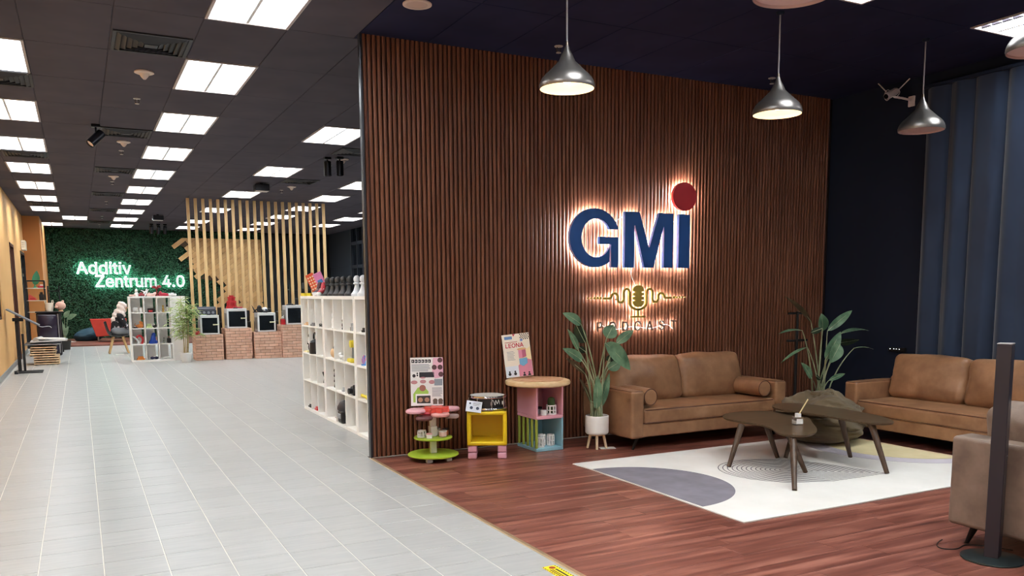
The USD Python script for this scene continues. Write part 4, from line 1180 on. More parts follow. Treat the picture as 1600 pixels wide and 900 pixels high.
# ================================================================== TALL WHITE SHELVES ALONG THE AISLE
m_shelf = plain('shelf_white', 'f9f7f3', .4)
SH_H, SX0, SD = 1.365, 2.365, .36
UNITS = [(10.10, 9.085), (9.075, 7.91), (7.90, 6.93)]
ROWZ = [.035, .362, .690, 1.012, 1.335]
UN = ['far', 'middle', 'near']
CELLY = []
for ui, (ya, yb) in enumerate(UNITS):
    t = thing('cube_shelf', f'tall white cube shelf at the end of the slatted wall, {UN[ui]} unit of the row', 'shelf', (SX0, 0, 0))
    part(t, 'side_panel', bx(0, SD, ya - .035, ya, 0, SH_H, bev=.002), m_shelf, smooth=False)
    part(t, 'side_panel', bx(0, SD, yb, yb + .035, 0, SH_H, bev=.002), m_shelf, smooth=False)
    part(t, 'top_panel', bx(-.001, SD, yb + .035, ya - .035, SH_H - .032, SH_H, bev=.002), m_shelf, smooth=False)
    part(t, 'plinth', bx(-.001, SD, yb + .035, ya - .035, 0, .033, bev=.002), m_shelf, smooth=False)
    for z in ROWZ[1:-1]:
        part(t, 'shelf_board', bx(.002, SD - .012, yb + .035, ya - .035, z - .009, z + .009, bev=.001), m_shelf, smooth=False)
    cw = (ya - yb - .07) / 3
    for i in (1, 2):
        part(t, 'divider', bx(.003, SD - .012, ya - .035 - cw * i - .008, ya - .035 - cw * i + .008, .034, SH_H - .033, bev=.001), m_shelf, smooth=False)
    part(t, 'back_panel', bx(SD - .012, SD - .004, yb + .03, ya - .03, .01, SH_H - .01), m_shelf, smooth=False)
    for i in range(3):
        CELLY.append(ya - .035 - cw * (i + .5))
def cellp(col, row, dx=.12, dy=0.0):
    """row 0 is the top one"""
    z = [1.0215, .6995, .3715, .0335][row]
    return (SX0 + .35 * dx + .022, CELLY[col] + dy * .5 + .045, z)

m_blk = plain('print_black', '1c1b1e', .4)
m_sil = plain('silver_plastic', 'b9bcc0', .35, .4)
m_tan = plain('tan_plastic', 'd9b58c', .5)
m_yl = plain('lemon_plastic', 'e6d13c', .4)
m_redp = plain('red_plastic', 'c22c34', .4)
ROWN = ['top', 'second', 'third', 'bottom']
def where(col, row):
    return f'in the {ROWN[row]} row, {["first","second","third","fourth","fifth","sixth","seventh"][col]} column of the tall shelves'

def low_block(name, lab, loc, mt, s=(.05, .12, .03), catg='model'):
    t = thing(name, lab, catg, loc)
    part(t, 'base', bx(-s[0], s[0], -s[1] / 2, s[1] / 2, 0, s[2] * .5, bev=.003), mt, smooth=False)
    part(t, 'upper', bx(-s[0] * .7, s[0] * .7, -s[1] * .38, s[1] * .38, s[2] * .5, s[2], bev=.004), mt, smooth=False)
    return t
ITEM_SCALE = .84
low_block('printed_bracket', 'small tan printed bracket ' + where(0, 0), cellp(0, 0), m_tan, (.06, .16, .04))
low_block('printed_plate', 'small dark grey printed plate ' + where(1, 0), cellp(1, 0), plain('mid_grey', '6b6d72', .5), (.06, .18, .04))
t = thing('toy_truck', 'small grey and black toy truck ' + where(2, 0), 'toy', cellp(2, 0, .12, -.03))
part(t, 'cab', bx(-.03, .03, -.06, -.01, .02, .08, bev=.006), m_sil); part(t, 'bed', bx(-.03, .03, -.01, .09, .02, .045, bev=.004), m_sil)
for y_ in (-.04, .06):
    for x_ in (-.032, .032):
        part(t, 'wheel', cyl((x_ - .008, y_, .02), (x_ + .008, y_, .02), .02, n=14), m_blk)
def figurine(name, lab, loc, h, mt, head=None, catg='figurine'):
    t = thing(name, lab, catg, loc)
    part(t, 'body', lathe([(0, 0), (.14 * h, 0), (.16 * h, .05 * h), (.11 * h, .2 * h), (.15 * h, .42 * h), (.10 * h, .62 * h), (.05 * h, .68 * h), (0, .70 * h)], 24), mt)
    part(t, 'head', ell((0, 0, .82 * h), (.12 * h, .12 * h, .16 * h), 2), head or mt)
    return t
figurine('figurine', 'slender white printed figurine ' + where(3, 0), cellp(3, 0, .10, -.10), .20, m_whitep)
t = figurine('bird_model', 'white and black long-necked bird model ' + where(4, 0), cellp(4, 0, .10, -.10), .13, m_blk, m_blk)
part(t, 'neck', tube(curve([(0, 0, .10), (0, .02, .16), (0, -.01, .21), (0, -.03, .20)], 16), .009, 8), m_whitep)
low_block('printed_clip', 'small grey printed clip ' + where(5, 0), cellp(5, 0, .08, -.11), m_sil, (.03, .06, .09))
low_block('black_model', 'small black printed knob ' + where(6, 0), cellp(6, 0, .08, -.04), m_blk, (.03, .05, .05))
# second row
t = thing('robot_figure', 'black and white walking robot figure ' + where(0, 1), 'figurine', cellp(0, 1, .10, -.06))
part(t, 'torso', bx(-.025, .025, -.04, .04, .12, .20, bev=.008), m_whitep); part(t, 'head', ell((0, 0, .235), (.028, .028, .028), 2), m_blk)
for s in (-1, 1):
    part(t, 'leg', cat(cyl((0, .025 * s, .13), (-.01, .03 * s, .06), .014), cyl((-.01, .03 * s, .06), (0, .03 * s, .0), .012)), m_blk)
    part(t, 'arm', cyl((0, .045 * s, .19), (-.02, .06 * s, .11), .011), m_blk)
low_block('printed_tray', 'pale yellow printed tray ' + where(0, 1), cellp(0, 1, .05, .02), plain('cream_tray', 'efe6b8', .5), (.04, .20, .02))
t = thing('kettle_model', 'large black kettle-shaped model ' + where(1, 1), 'model', cellp(1, 1, .13, .0))
part(t, 'body', lathe([(0, 0), (.105, 0), (.11, .02), (.10, .15), (.085, .16), (0, .165)], 28), m_blk)
part(t, 'lid', lathe([(0, .20), (.04, .20), (.09, .172), (.095, .166), (0, .166)], 28), m_blk)
part(t, 'handle', tube(curve([(-.02, -.10, .16), (-.03, -.08, .26), (-.03, .02, .285), (-.02, .09, .20)], 20), .012, 8), m_blk)
t = thing('mask_model', 'tan mask model with black point ' + where(3, 1), 'model', cellp(3, 1, .12, -.04))
part(t, 'face', ell((0, 0, .065), (.05, .085, .066), 3), m_tan); part(t, 'point', cyl((0, -.03, .12), (.01, -.045, .20), .03, .004, 14), m_blk)
t = thing('animal_model', 'flat white printed animal ' + where(4, 1), 'model', cellp(4, 1, .10, .0))
part(t, 'body', rbox(-.03, .03, -.07, .07, .02, .06, .018, 4), m_whitep); part(t, 'head', ell((-.005, .09, .065), (.026, .032, .024), 2), m_whitep)
for x_ in (-.02, .02):
    for y_ in (-.05, .05):
        part(t, 'leg', cyl((x_, y_, 0), (x_, y_, .03), .010, n=10), m_whitep)
t = thing('toy_skateboard', 'upright grey board with yellow wheels ' + where(5, 1), 'toy', cellp(5, 1, .12, .02))
part(t, 'deck', T(rbox(-.008, .008, -.055, .055, .0, .25, .006, 3), rx=10), plain('deck_slate', '66707c', .5))
part(t, 'wheel', T(cyl((-.045, .0, 0), (.01, .0, 0), .045, n=22), (0, -.035, .225)), m_yl)
part(t, 'wheel', T(rbox(-.05, .02, -.085, .085, 0, .05, .02, 4), (-.01, 0, 0)), m_yl)
t = thing('flower_model', 'pink and blue printed flower ' + where(6, 1), 'model', cellp(6, 1, .10, .02))
for i in range(6):
    a = (i - 2.5) * .38
    part(t, 'petal', T(ell((0, 0, .06), (.012, .022, .06), 2), (0, .02, .0), rx=math.degrees(a)), plain('petal_blue', '4f8fd0', .4) if i % 2 else plain('petal_magenta', 'c94f94', .4))
part(t, 'stand', cyl((0, .02, 0), (0, .02, .015), .04), plain('petal_blue', '4f8fd0', .4))
# third row
low_block('printed_peg', 'tiny black printed peg ' + where(1, 2), cellp(1, 2, .08, -.14), m_blk, (.015, .03, .06))
t = thing('cross_model', 'black crossed-bar model ' + where(2, 2), 'model', cellp(2, 2, .12, .0))
part(t, 'bar', cyl((0, -.11, .012), (0, .09, .15), .012, n=10), m_blk); part(t, 'bar', cyl((0, -.04, .14), (0, .05, .015), .012, n=10), m_blk)
t = thing('chain_model', 'tall black spiky chain model ' + where(3, 2), 'model', cellp(3, 2, .10, -.07))
for i in range(7):
    part(t, 'link', cat(ell((0, .012 * (-1) ** i, .02 + .034 * i), (.014, .022, .02), 1), cyl((0, 0, .02 + .034 * i), (0, .055 * (-1) ** i, .04 + .034 * i), .005, .002, 6)), m_blk)
low_block('grey_model', 'small grey printed hinge ' + where(4, 2), cellp(4, 2, .08, -.10), m_sil, (.03, .06, .05))
t = thing('camera_model', 'black box camera model ' + where(5, 2), 'model', cellp(5, 2, .11, -.06))
part(t, 'body', bx(-.04, .04, -.07, .07, 0, .10, bev=.01), m_blk); part(t, 'lens', cyl((-.04, .0, .05), (-.085, .0, .05), .035), m_blk); part(t, 'grip', bx(-.05, .03, -.085, -.06, 0, .13, bev=.008), m_blk)
t = thing('dragon_model', 'yellow jointed dragon model ' + where(6, 2), 'model', cellp(6, 2, .08, .06))
for i in range(7):
    part(t, 'segment', ell((.01 * math.sin(i), -.10 + .034 * i, .02 + .003 * i), (.024 - .001 * i, .022, .018), 2), m_yl)
# bottom row
low_block('printed_wedge', 'small black printed wedge ' + where(0, 3), cellp(0, 3, .10, -.02), m_blk, (.04, .12, .04))
low_block('printed_bow', 'small red printed bow ' + where(1, 3), cellp(1, 3, .10, .0), m_redp, (.04, .12, .05))
t = thing('shell_model', 'dark leaning panel ' + where(2, 3), 'model', cellp(2, 3, .16, -.0))
part(t, 'panel', T(rbox(-.008, .008, -.07, .07, 0, .22, .006, 4, (.02, 0, 0)), rx=12), plain('charcoal', '35343a', .4))
t = thing('pink_model', 'pale pink leaning panel ' + where(3, 3), 'model', cellp(3, 3, .18, -.03))
part(t, 'panel', T(rbox(-.008, .008, -.06, .06, 0, .22, .005, 3), rx=14), plain('dusty_pink', 'c9aeb0', .5)); part(t, 'foot', bx(-.03, .03, -.06, .06, 0, .012, bev=.003), plain('dusty_pink', 'c9aeb0', .5))
t = thing('helmet_model', 'big black helmet-shaped model ' + where(4, 3), 'model', cellp(4, 3, .13, .0))
part(t, 'base', rbox(-.08, .08, -.095, .095, 0, .16, .03, 5), m_blk); part(t, 'visor', T(cat(lathe([(0, .0), (.10, .0), (.10, .03), (.07, .09), (.02, .12), (0, .122)], 24)), (0, .01, .17), rx=14), plain('charcoal', '35343a', .4)); part(t, 'strap', bx(-.09, -.07, -.06, .06, .06, .12, bev=.006), m_sil)

ITEM_SCALE = 1.0
# on top of the tall shelves
zt = SH_H + .0005
t = thing('keypad_board', 'leaning orange and pink patterned toy board on the far end of the tall shelves', 'toy', (SX0 + .19, 9.92, zt + .021), 55)
part(t, 'orange_board', T(bx(-.006, .006, -.05, .05, 0, .26, bev=.004), (0, .02, 0), rx=-24), plain('board_orange', 'e0562f', .45), smooth=False)
part(t, 'pink_board', T(bx(-.010, .006, -.055, .055, 0, .27, bev=.02), (-.012, -.085, .005), rx=-24), plain('board_pink', 'e58ac0', .45), smooth=False)
hole = cat([T(bx(-.008, -.0055, -.040 + .03 * i, -.022 + .03 * i, .03 + .035 * j, .05 + .035 * j), (0, .02, 0), rx=-24) for i in range(3) for j in range(6)])
part(t, 'cream_squares', hole, plain('board_cream', 'f0d7b0', .5), smooth=False, kind='stuff')
part(t, 'blue_patch', T(bx(-.0125, -.0095, -.03, .03, .09, .18, bev=.001), (-.012, -.085, .005), rx=-24), plain('petal_blue', '4f8fd0', .4), smooth=False)
t = thing('yellow_star', 'yellow star-shaped print lying before the patterned toy board', 'toy', (SX0 + .05, 9.97, zt))
part(t, 'star_body', ext(Polygon([((.06 if i % 2 == 0 else .03) * math.cos(i * PI / 5), (.11 if i % 2 == 0 else .05) * math.sin(i * PI / 5)) for i in range(10)]).buffer(.006), .035), m_yl)
def sneaker(lab, loc, upper, rz):
    t = thing('sneaker', lab, 'shoe', loc, rz)
    sole = ext(affinity.scale(Point(0, 0).buffer(1, 24), .13, .042), .022)
    part(t, 'sole', sole, m_whitep)
    segs = [((-.09, 0, .045), .036, (.01, 0, .04), .038), ((.01, 0, .04), .038, (.10, 0, .03), .026), ((-.085, 0, .05), .036, (-.08, 0, .13), .033), ((-.04, 0, .08), .03, (-.075, 0, .125), .032)]
    m = bones(segs, .012, 6); v = m.vertices; v[:, 2] = np.maximum(v[:, 2], .02); m.vertices = v
    part(t, 'upper', m, upper, smooth=True)
    part(t, 'laces', cat([cyl((.0 - .016 * i, -.026, .07 + .012 * i), (.0 - .016 * i, .026, .07 + .012 * i), .004, n=6) for i in range(4)]), m_whitep)
    part(t, 'toe_cap', ell((.105, 0, .028), (.028, .034, .02), 2), m_whitep)
    return t
sneaker('dark high-top model sneaker with a white sole on top of the tall shelves', (SX0 + .13, 9.76, zt), plain('shoe_dark', '4a2228', .5), 235)
sneaker('red high-top model sneaker with a white sole on top of the tall shelves', (SX0 + .14, 9.62, zt), plain('shoe_red', 'cc3a46', .5), 235)
m_pawnb = varied('pawn_black', [(0.3, '2a2829'), (0.7, '3c3a3a')], rough=.5, scale=(3, 3, 40), noise=4)
m_pawnw = plain('pawn_white', 'dadde2', .45)
pawn = [(0, 0), (.085, 0), (.09, .012), (.088, .03), (.07, .045), (.052, .07), (.038, .11), (.034, .135), (.05, .148), (.056, .155), (.05, .163), (.03, .168)]
pawn += [(.05 * math.cos(a), .205 + .05 * math.sin(a)) for a in np.linspace(-.95, PI / 2, 12)]
pawn[-1] = (0, .255)
pawn = [(r_ * .70, z_ * .83) for r_, z_ in pawn]
POS = [9.50, 9.29, 9.08, 8.86, 8.62]
black0 = None
for i, y_ in enumerate(POS):
    lab = f'oversized black chess pawn on top of the tall shelves, {["farthest", "second", "third", "fourth", "nearest"][i]} of five'
    if black0 is None:
        black0 = thing('chess_pawn', lab, 'chess piece', (SX0 + .18, y_, zt), 0, 'black chess pawns')
        part(black0, 'pawn_body', lathe(pawn[:12], 32), m_pawnb); part(black0, 'pawn_head', lathe([(0, .1345)] + pawn[12:], 32), m_pawnb)
    else:
        dup(black0, (SX0 + .18, y_, zt), 0, lab)
white0 = None
for i, y_ in enumerate((8.37, 8.16, 7.94, 7.72)):
    lab = f'oversized white chess pawn on top of the tall shelves, {["farthest", "second", "third", "nearest"][i]} of four'
    if white0 is None:
        white0 = thing('chess_pawn', lab, 'chess piece', (SX0 + .18, y_, zt), 0, 'white chess pawns')
        part(white0, 'pawn_body', lathe(pawn[:12], 32), m_pawnw); part(white0, 'pawn_head', lathe([(0, .1345)] + pawn[12:], 32), m_pawnw)
    else:
        dup(white0, (SX0 + .18, y_, zt), 0, lab)

# ================================================================== FAR END OF THE HALL
# foliage wall
rl = np.random.RandomState(11)
N = 26000
cx_ = rl.uniform(-.80, 5.60, N); cz_ = rl.uniform(.04, 3.45, N)
dpt = .02 + .07 * meshkit.fbm(np.stack([cx_ * 3, cz_ * 3, cx_ * 0], -1), 3, 2) + rl.uniform(0, .03, N)
C = np.stack([cx_, YF - dpt, cz_], -1)
n_ = rl.normal(size=(N, 3)) * .55 + np.array([0, -1, .25]); n_ /= np.linalg.norm(n_, axis=1, keepdims=True)
a_ = rl.normal(size=(N, 3)); a_ -= n_ * (a_ * n_).sum(1, keepdims=True); a_ /= np.linalg.norm(a_, axis=1, keepdims=True)
b_ = np.cross(n_, a_)
L_ = rl.uniform(.022, .042, (N, 1)); W_2 = L_ * .55
V = np.stack([C - a_ * L_, C - b_ * W_2 + n_ * .006, C + a_ * L_, C + b_ * W_2 + n_ * .006], 1).reshape(-1, 3)
i4 = np.arange(N)[:, None] * 4
Fq = np.vstack([i4 + np.array([[0, 1, 2]]), i4 + np.array([[0, 2, 3]])])
fw_t = thing('foliage_wall', 'dark green artificial leaf wall behind the glowing lettering', 'green wall', (0, 0, 0))
part(fw_t, 'backing', bx(-.80, 5.62, YF - .03, YF - .001, .036, 3.455), plain('foliage_back', '14301f', .9), smooth=False)
p = '/World/Looks/hedge_leaf'
usdkit.material(stage, p, {'g': ('geometry', {}), 'r': ('rgb_ramp', {'ramp': [(0, lin('225638')), (.5, lin('3b8456')), (1, lin('5db07a'))]}), 'p': ('principled_bsdf', {'roughness': .45})}, [('g.random_per_island', 'r.fac'), ('r.color', 'p.base_color')], surface='p.BSDF')
part(fw_t, 'leaves', trimesh.Trimesh(V, Fq, process=False), p, smooth=False, kind='stuff')

# glowing lettering
m_neon = glow('neon_white', (.97, .95, .95), .62)
m_neonb = glow('neon_teal', (.40, 1.0, .86), 16.0)
ns_ = thing('neon_sign', 'two-line glowing white and teal lettering on the leaf wall', 'sign', (0, 0, 0))
for word, x_, z_, wd in (('Additiv', -.02, 2.07, 1.56), ('Zentrum 4.0', .48, 1.66, 2.62)):
    ls = letters(word, .33, .03, True)
    k = wd / (max(m.bounds[1, 0] for _, m in ls))
    for ch, m in ls:
        m = m.copy(); m.vertices[:, 0] *= k
        lp = part(ns_, 'letter', T(upright(m, YF - .20), (x_, 0, z_)), m_neon, smooth=False)
    ls2 = letters(word, .35, .006, True)
    for ch, m in ls2:
        m = m.copy(); m.vertices[:, 0] *= k * .95
        part(ns_, 'halo_tube', T(upright(m, YF - .175), (x_ - .01, 0, z_ - .01)), m_neonb, smooth=False)

# diagonal plank mural behind the poles
rm = random.Random(8)
m_pine = varied('pine_plank', [(0.3, 'bd9460'), (0.6, 'cfa873'), (0.8, 'd8b482')], rough=.6, scale=(1, 1, 1), noise=2.5, detail=5, rand=40, per=.12)
mur = thing('plank_mural', 'pale wood mural of diagonal planks with a stepped left edge behind the wooden poles', 'wood panel', (0, 0, 0))
edge = [(3.30, 3.05), (2.86, 3.00), (3.05, 2.75), (3.55, 2.55), (3.3, 2.30), (3.62, 2.05), (3.45, 1.85), (4.0, 1.78), (4.2, 1.55), (4.05, 1.25), (4.35, 1.0), (4.15, .85), (4.6, .6)]
reg = Polygon([(5.60, .45), (5.60, 3.22), (3.22, 3.22), (2.86, 3.06), (3.28, 2.80), (3.02, 2.62), (3.45, 2.40), (3.12, 2.22), (3.7, 2.05), (3.55, 1.88), (4.05, 1.80), (4.35, 1.68), (4.08, 1.45), (4.30, 1.28), (4.02, 1.12), (4.5, 1.05), (4.6, 1.2), (4.8, 1.0), (4.95, .45)])
c45, s45 = math.cos(math.radians(38)), math.sin(math.radians(38))
pw = .145
for i in range(-12, 40):
    off_ = i * pw - 1.0
    s0 = rm.uniform(0, .5)
    for j in range(-2, 14):
        u0 = s0 + j * .55
        q = Polygon([(u0, off_), (u0 + .546, off_), (u0 + .546, off_ + pw - .006), (u0, off_ + pw - .006)])
        q = affinity.translate(affinity.rotate(q, 38, origin=(0, 0)), 2.4, -1.2)
        q = q.intersection(sbox(2.6, .45, 5.60, 3.22))
        if not q.is_empty and reg.intersects(q) and reg.intersection(q).area > .45 * q.area:
            if q.is_empty or q.area < .008 or q.geom_type != 'Polygon':
                continue
            part(mur, 'plank', upright(ext(q, .022 + rm.uniform(0, .012)), YF - .135), m_pine, smooth=False)
part(mur, 'backing', upright(ext(reg.buffer(-.03), .01), YF - .125), plain('mural_back', '4a3a28', .8), smooth=False)
part(mur, 'batten', cat([bx(x_, x_ + .05, YF - .125, YF - .03, .7, 3.1) for x_ in (4.6, 5.5)]), plain('mural_back', '4a3a28', .8), smooth=False)

# pole screen
m_pole = varied('pale_pole', [(0.3, 'd8b37e'), (0.7, 'e6c591')], rough=.5, scale=(8, 8, .8), noise=3, rand=30, per=.04)
ps = thing('pole_screen', 'screen of twenty pale wooden poles from floor to ceiling behind the brick plinths', 'screen', (0, 19.45, 0))
for i in range(20):
    x_ = 2.21 + i * .1555
    part(ps, 'pole', bx(x_ - .030, x_ + .030, -.035, .035, 0, CEIL - .001, bev=.003), m_pole, smooth=False)
# black wall panel to the right of the mural
solo('display_board', 'large dark panel on the far wall right of the plank mural', 'wall panel', bx(5.63, 7.9, YF - .04, YF - .001, .04, 3.40, bev=.005), plain('panel_black', '191d20', .6), smooth=False)

# brick plinths with printers
m_brick = varied('pink_brick', [(0.3, 'd9a78c'), (0.5, 'e6b9a0'), (0.75, 'efcab6')], rough=.8, noise=7, detail=5, rand=40, per=.10, bump=.3, bump_scale=60, bump_dist=.003)
m_mort = plain('brick_mortar', '6b4a3e', .9)
rb = random.Random(21)
PL = [(2.12, 2.68, 18.55, .545, 9), (2.73, 3.28, 18.56, .665, 11), (3.32, 3.89, 18.47, .575, 9), (3.90, 4.46, 18.40, .72, 12)]
PN = ['leftmost', 'second from the left', 'third from the left', 'rightmost']
for pi_, (xa, xb, yf, h, nr) in enumerate(PL):
    t = thing('brick_plinth', f'pale pink brick plinth under a desktop printer, {PN[pi_]}', 'plinth', (xa, yf, 0))
    w, d = xb - xa, .56
    part(t, 'core', bx(.012, w - .012, .012, d - .012, 0, h - .004), m_mort, smooth=False)
    rh = h / nr
    bl = .205
    for r_ in range(nr):
        z0, z1 = r_ * rh + .003, (r_ + 1) * rh - .003
        o = 0 if r_ % 2 else bl * rb.uniform(.4, .6)
        x = -o
        while x < w - .004:
            a, b = max(0, x), min(w, x + bl)
            if b - a > .02:
                part(t, 'brick', bx(a + .003, b - .003, -.004 + rb.uniform(-.002, .002), .05, z0, z1, bev=.003), m_brick, smooth=False)
            x += bl
        y = .052 + (0 if r_ % 2 else .1)
        if y > .06:
            for (xx0, xx1) in ((-.002, .05), (w - .05, w + .002)):
                part(t, 'brick', bx(xx0, xx1, .054, y - .002, z0, z1, bev=.003), m_brick, smooth=False)
        while y < d - .01:
            for (xx0, xx1) in ((-.002, .05), (w - .05, w + .002)):
                part(t, 'brick', bx(xx0, xx1, y + .002, min(d, y + bl) - .002, z0, z1, bev=.003), m_brick, smooth=False)
            y += bl
m_prgrey = plain('printer_grey', 'c6c8ca', .4, .1)
m_door = plain('printer_glass', '20252a', .06, 0, 1.0)
m_hand = plain('printer_handle', 'efe9c8', .5)
PR = [(2.43, 18.60, .546, .38, .41), (2.99, 18.60, .666, .41, .42), (3.60, 18.55, .576, .38, .41), (4.20, 18.48, .721, .38, .42)]
for pi_, (x_, y_, z_, w, h) in enumerate(PR):
    t = thing('desktop_printer', f'grey boxed desktop printer with a black glass door on the {["leftmost", "second", "third", "rightmost"][pi_]} brick plinth', 'printer', (x_, y_, z_))
    part(t, 'body', bx(-w / 2, w / 2, .02, .40, 0, h, bev=.008), m_prgrey, smooth=False)
    part(t, 'front_frame', cat(bx(-w / 2, -w / 2 + .035, 0, .022, 0, h, bev=.004), bx(w / 2 - .035, w / 2, 0, .022, 0, h, bev=.004), bx(-w / 2 + .035, w / 2 - .035, 0, .022, 0, .03, bev=.004), bx(-w / 2 + .035, w / 2 - .035, 0, .022, h - .06, h, bev=.004)), plain('printer_frame', 'e2e4e5', .4), smooth=False)
    part(t, 'glass_door', bx(-w / 2 + .036, w / 2 - .036, .004, .012, .031, h - .061), m_door, smooth=False)
    part(t, 'spool_window', bx(-w / 2 - .003, -w / 2 + .001, .06, .34, .06, h - .10), plain('printer_side', '6f7174', .4), smooth=False)
    if pi_ < 3:
        part(t, 'door_handle', cat(rbox(w / 2 - .13, w / 2 - .01, -.03, -.012, h * .5 - .012, h * .5 + .012, .007, 3), cyl((w / 2 - .115, -.02, h * .5), (w / 2 - .115, .006, h * .5), .016)), m_hand)
    part(t, 'control_knob', bx(-.06, .03, .03, .11, h, h + .018, bev=.005), m_blk, smooth=False)
def printer_top(i):
    x_, y_, z_, w, h = PR[i]
    return x_, y_, z_ + h + .0005
x_, y_, z_ = printer_top(0)
t = thing('speaker_box', 'dark grey stacked electronics box on the leftmost printer', 'box', (x_ - .03, y_ + .26, z_))
part(t, 'lower_case', bx(-.20, .20, -.08, .12, 0, .10, bev=.006), plain('case_slate', '3c3e49', .45), smooth=False)
part(t, 'upper_case', bx(-.19, .19, -.07, .11, .102, .17, bev=.006), plain('case_slate2', '55586a', .4), smooth=False)
for i in range(4):
    part(t, 'dial', cyl((-.14 + .09 * i, -.08, .05), (-.14 + .09 * i, -.09, .05), .028, n=16), plain('dial_grey', '8b8e99', .4))
part(t, 'label_strip', bx(-.17, .17, -.073, -.068, .13, .15), plain('strip_silver', 'bfc3cc', .3, .5), smooth=False)
x_, y_, z_ = printer_top(1)
t = thing('castle_model', 'bright red printed tower model on the second printer', 'model', (x_ - .06, y_ + .26, z_))
for k_, (z0, z1, r0) in enumerate(((0, .05, .12), (.05, .13, .085), (.13, .16, .105), (.16, .22, .075), (.22, .245, .09), (.245, .28, .05))):
    part(t, 'tier', cat(lathe([(0, z0), (r0, z0), (r0 * .96, z1), (0, z1)], 12)), m_redp, smooth=False)
for q in range(6):
    a = q * PI / 3
    part(t, 'pillar', cyl((.095 * math.cos(a), .095 * math.sin(a), .05), (.095 * math.cos(a), .095 * math.sin(a), .135), .009, n=8), m_redp)
part(t, 'ramp', bx(.05, .22, -.05, .03, 0, .03, bev=.01), m_redp, smooth=False)
x_, y_, z_ = printer_top(2)
t = thing('football_boot', 'black and white model football boot on the third printer', 'shoe', (x_ - .02, y_ + .25, z_))
part(t, 'boot', bones([((-.09, 0, .06), .05, (-.08, 0, .11), .05), ((-.09, 0, .05), .045, (.08, 0, .035), .034)], .015, 5), m_blk, smooth=True)
part(t, 'panel', ell((.03, -.02, .075), (.06, .05, .045), 2), m_whitep); part(t, 'patch', ell((.05, -.055, .06), (.025, .02, .022), 2), plain('patch_blue', '39455e', .4))
t = thing('spiky_model', 'black winged model standing left of the boot on the third printer', 'model', (x_ - .175, y_ + .33, z_))
part(t, 'stand', cyl((0, 0, 0), (0, 0, .02), .05), m_blk); part(t, 'wing', cat(cyl((0, 0, .01), (-.07, 0, .16), .02, .003, 8), cyl((0, 0, .04), (.05, 0, .09), .02, .003, 8)), m_blk)
x_, y_, z_ = printer_top(3)
low_block('printed_part', 'small black part lying on the rightmost printer', (x_ - .04, y_ + .25, z_), m_blk, (.08, .14, .03))
t = thing('red_box', 'small red box with a white bird figure on the rightmost plinth', 'box', (3.955, 18.60, .7205))
part(t, 'box_body', bx(-.045, .045, -.06, .06, 0, .12, bev=.006), m_redp, smooth=False); part(t, 'bird', cat(ell((0, 0, .15), (.03, .03, .032), 2), cyl((0, 0, .16), (.03, 0, .21), .016, .003, 8)), m_whitep)
t = thing('red_block', 'small red block beside the leftmost printer', 'model', (2.185, 18.66, .546))
part(t, 'block', bx(-.05, .05, -.05, .05, 0, .05, bev=.006), m_redp, smooth=False); part(t, 'ridge', bx(-.03, .03, -.04, .04, .05, .08, bev=.008), m_redp, smooth=False)
# dark cabinets behind the poles
t = thing('open_rack', 'dark open rack with equipment behind the wooden poles', 'rack', (4.9, 22.0, 0))
for x_ in (0, .8):
    for y_ in (0, .4):
        part(t, 'upright', bx(x_ - .02, x_ + .02, y_ - .02, y_ + .02, 0, 1.75), m_blk, smooth=False)
for z_ in (.3, .7, 1.1, 1.5):
    part(t, 'shelf_board', bx(-.02, .82, -.02, .42, z_ - .015, z_ + .015), m_blk, smooth=False)
for i, (x_, z_, c_) in enumerate(((.2, .716, 'd8dade'), (.55, 1.116, 'c9ccd2'), (.5, .316, '4a4d55'), (.2, 1.116, '3c3f47'), (.45, 1.516, '34363c'))):
    t2_ = thing('equipment_box', f'{["white", "pale grey", "dark grey", "charcoal", "black"][i]} equipment box on the open rack behind the poles', 'box', (4.9 + x_, 22.1, z_))
    part(t2_, 'case', bx(-.1, .1, -.1, .1, 0, .16, bev=.008), plain('eq' + c_, c_, .45), smooth=False); part(t2_, 'face', bx(-.08, .08, -.104, -.098, .03, .13), m_blk, smooth=False)
t = thing('dark_bench', 'low black bench running behind the wooden poles', 'bench', (2.7, 20.6, 0))
part(t, 'bench_top', bx(0, 2.0, 0, .5, .70, .74, bev=.005), m_blk, smooth=False)
for x_ in (.05, 1.95):
    part(t, 'leg_panel', bx(x_ - .02, x_ + .02, .02, .48, 0, .70), m_blk, smooth=False)
part(t, 'modesty_panel', bx(.07, 1.93, .44, .46, .1, .70), m_blk, smooth=False)
for i, (x_, h_) in enumerate(((3.0, .34), (3.5, .26), (4.0, .30), (4.4, .22))):
    t2_ = thing('bench_machine', f'black machine on the bench behind the poles, {PN[i]}', 'machine', (x_, 20.85, .7405))
    part(t2_, 'case', bx(-.13, .13, -.12, .12, 0, h_, bev=.01), m_blk, smooth=False); part(t2_, 'screen', bx(-.09, .09, -.125, -.119, h_ * .4, h_ * .85), plain('dim_screen', '39404a', .2), smooth=False)

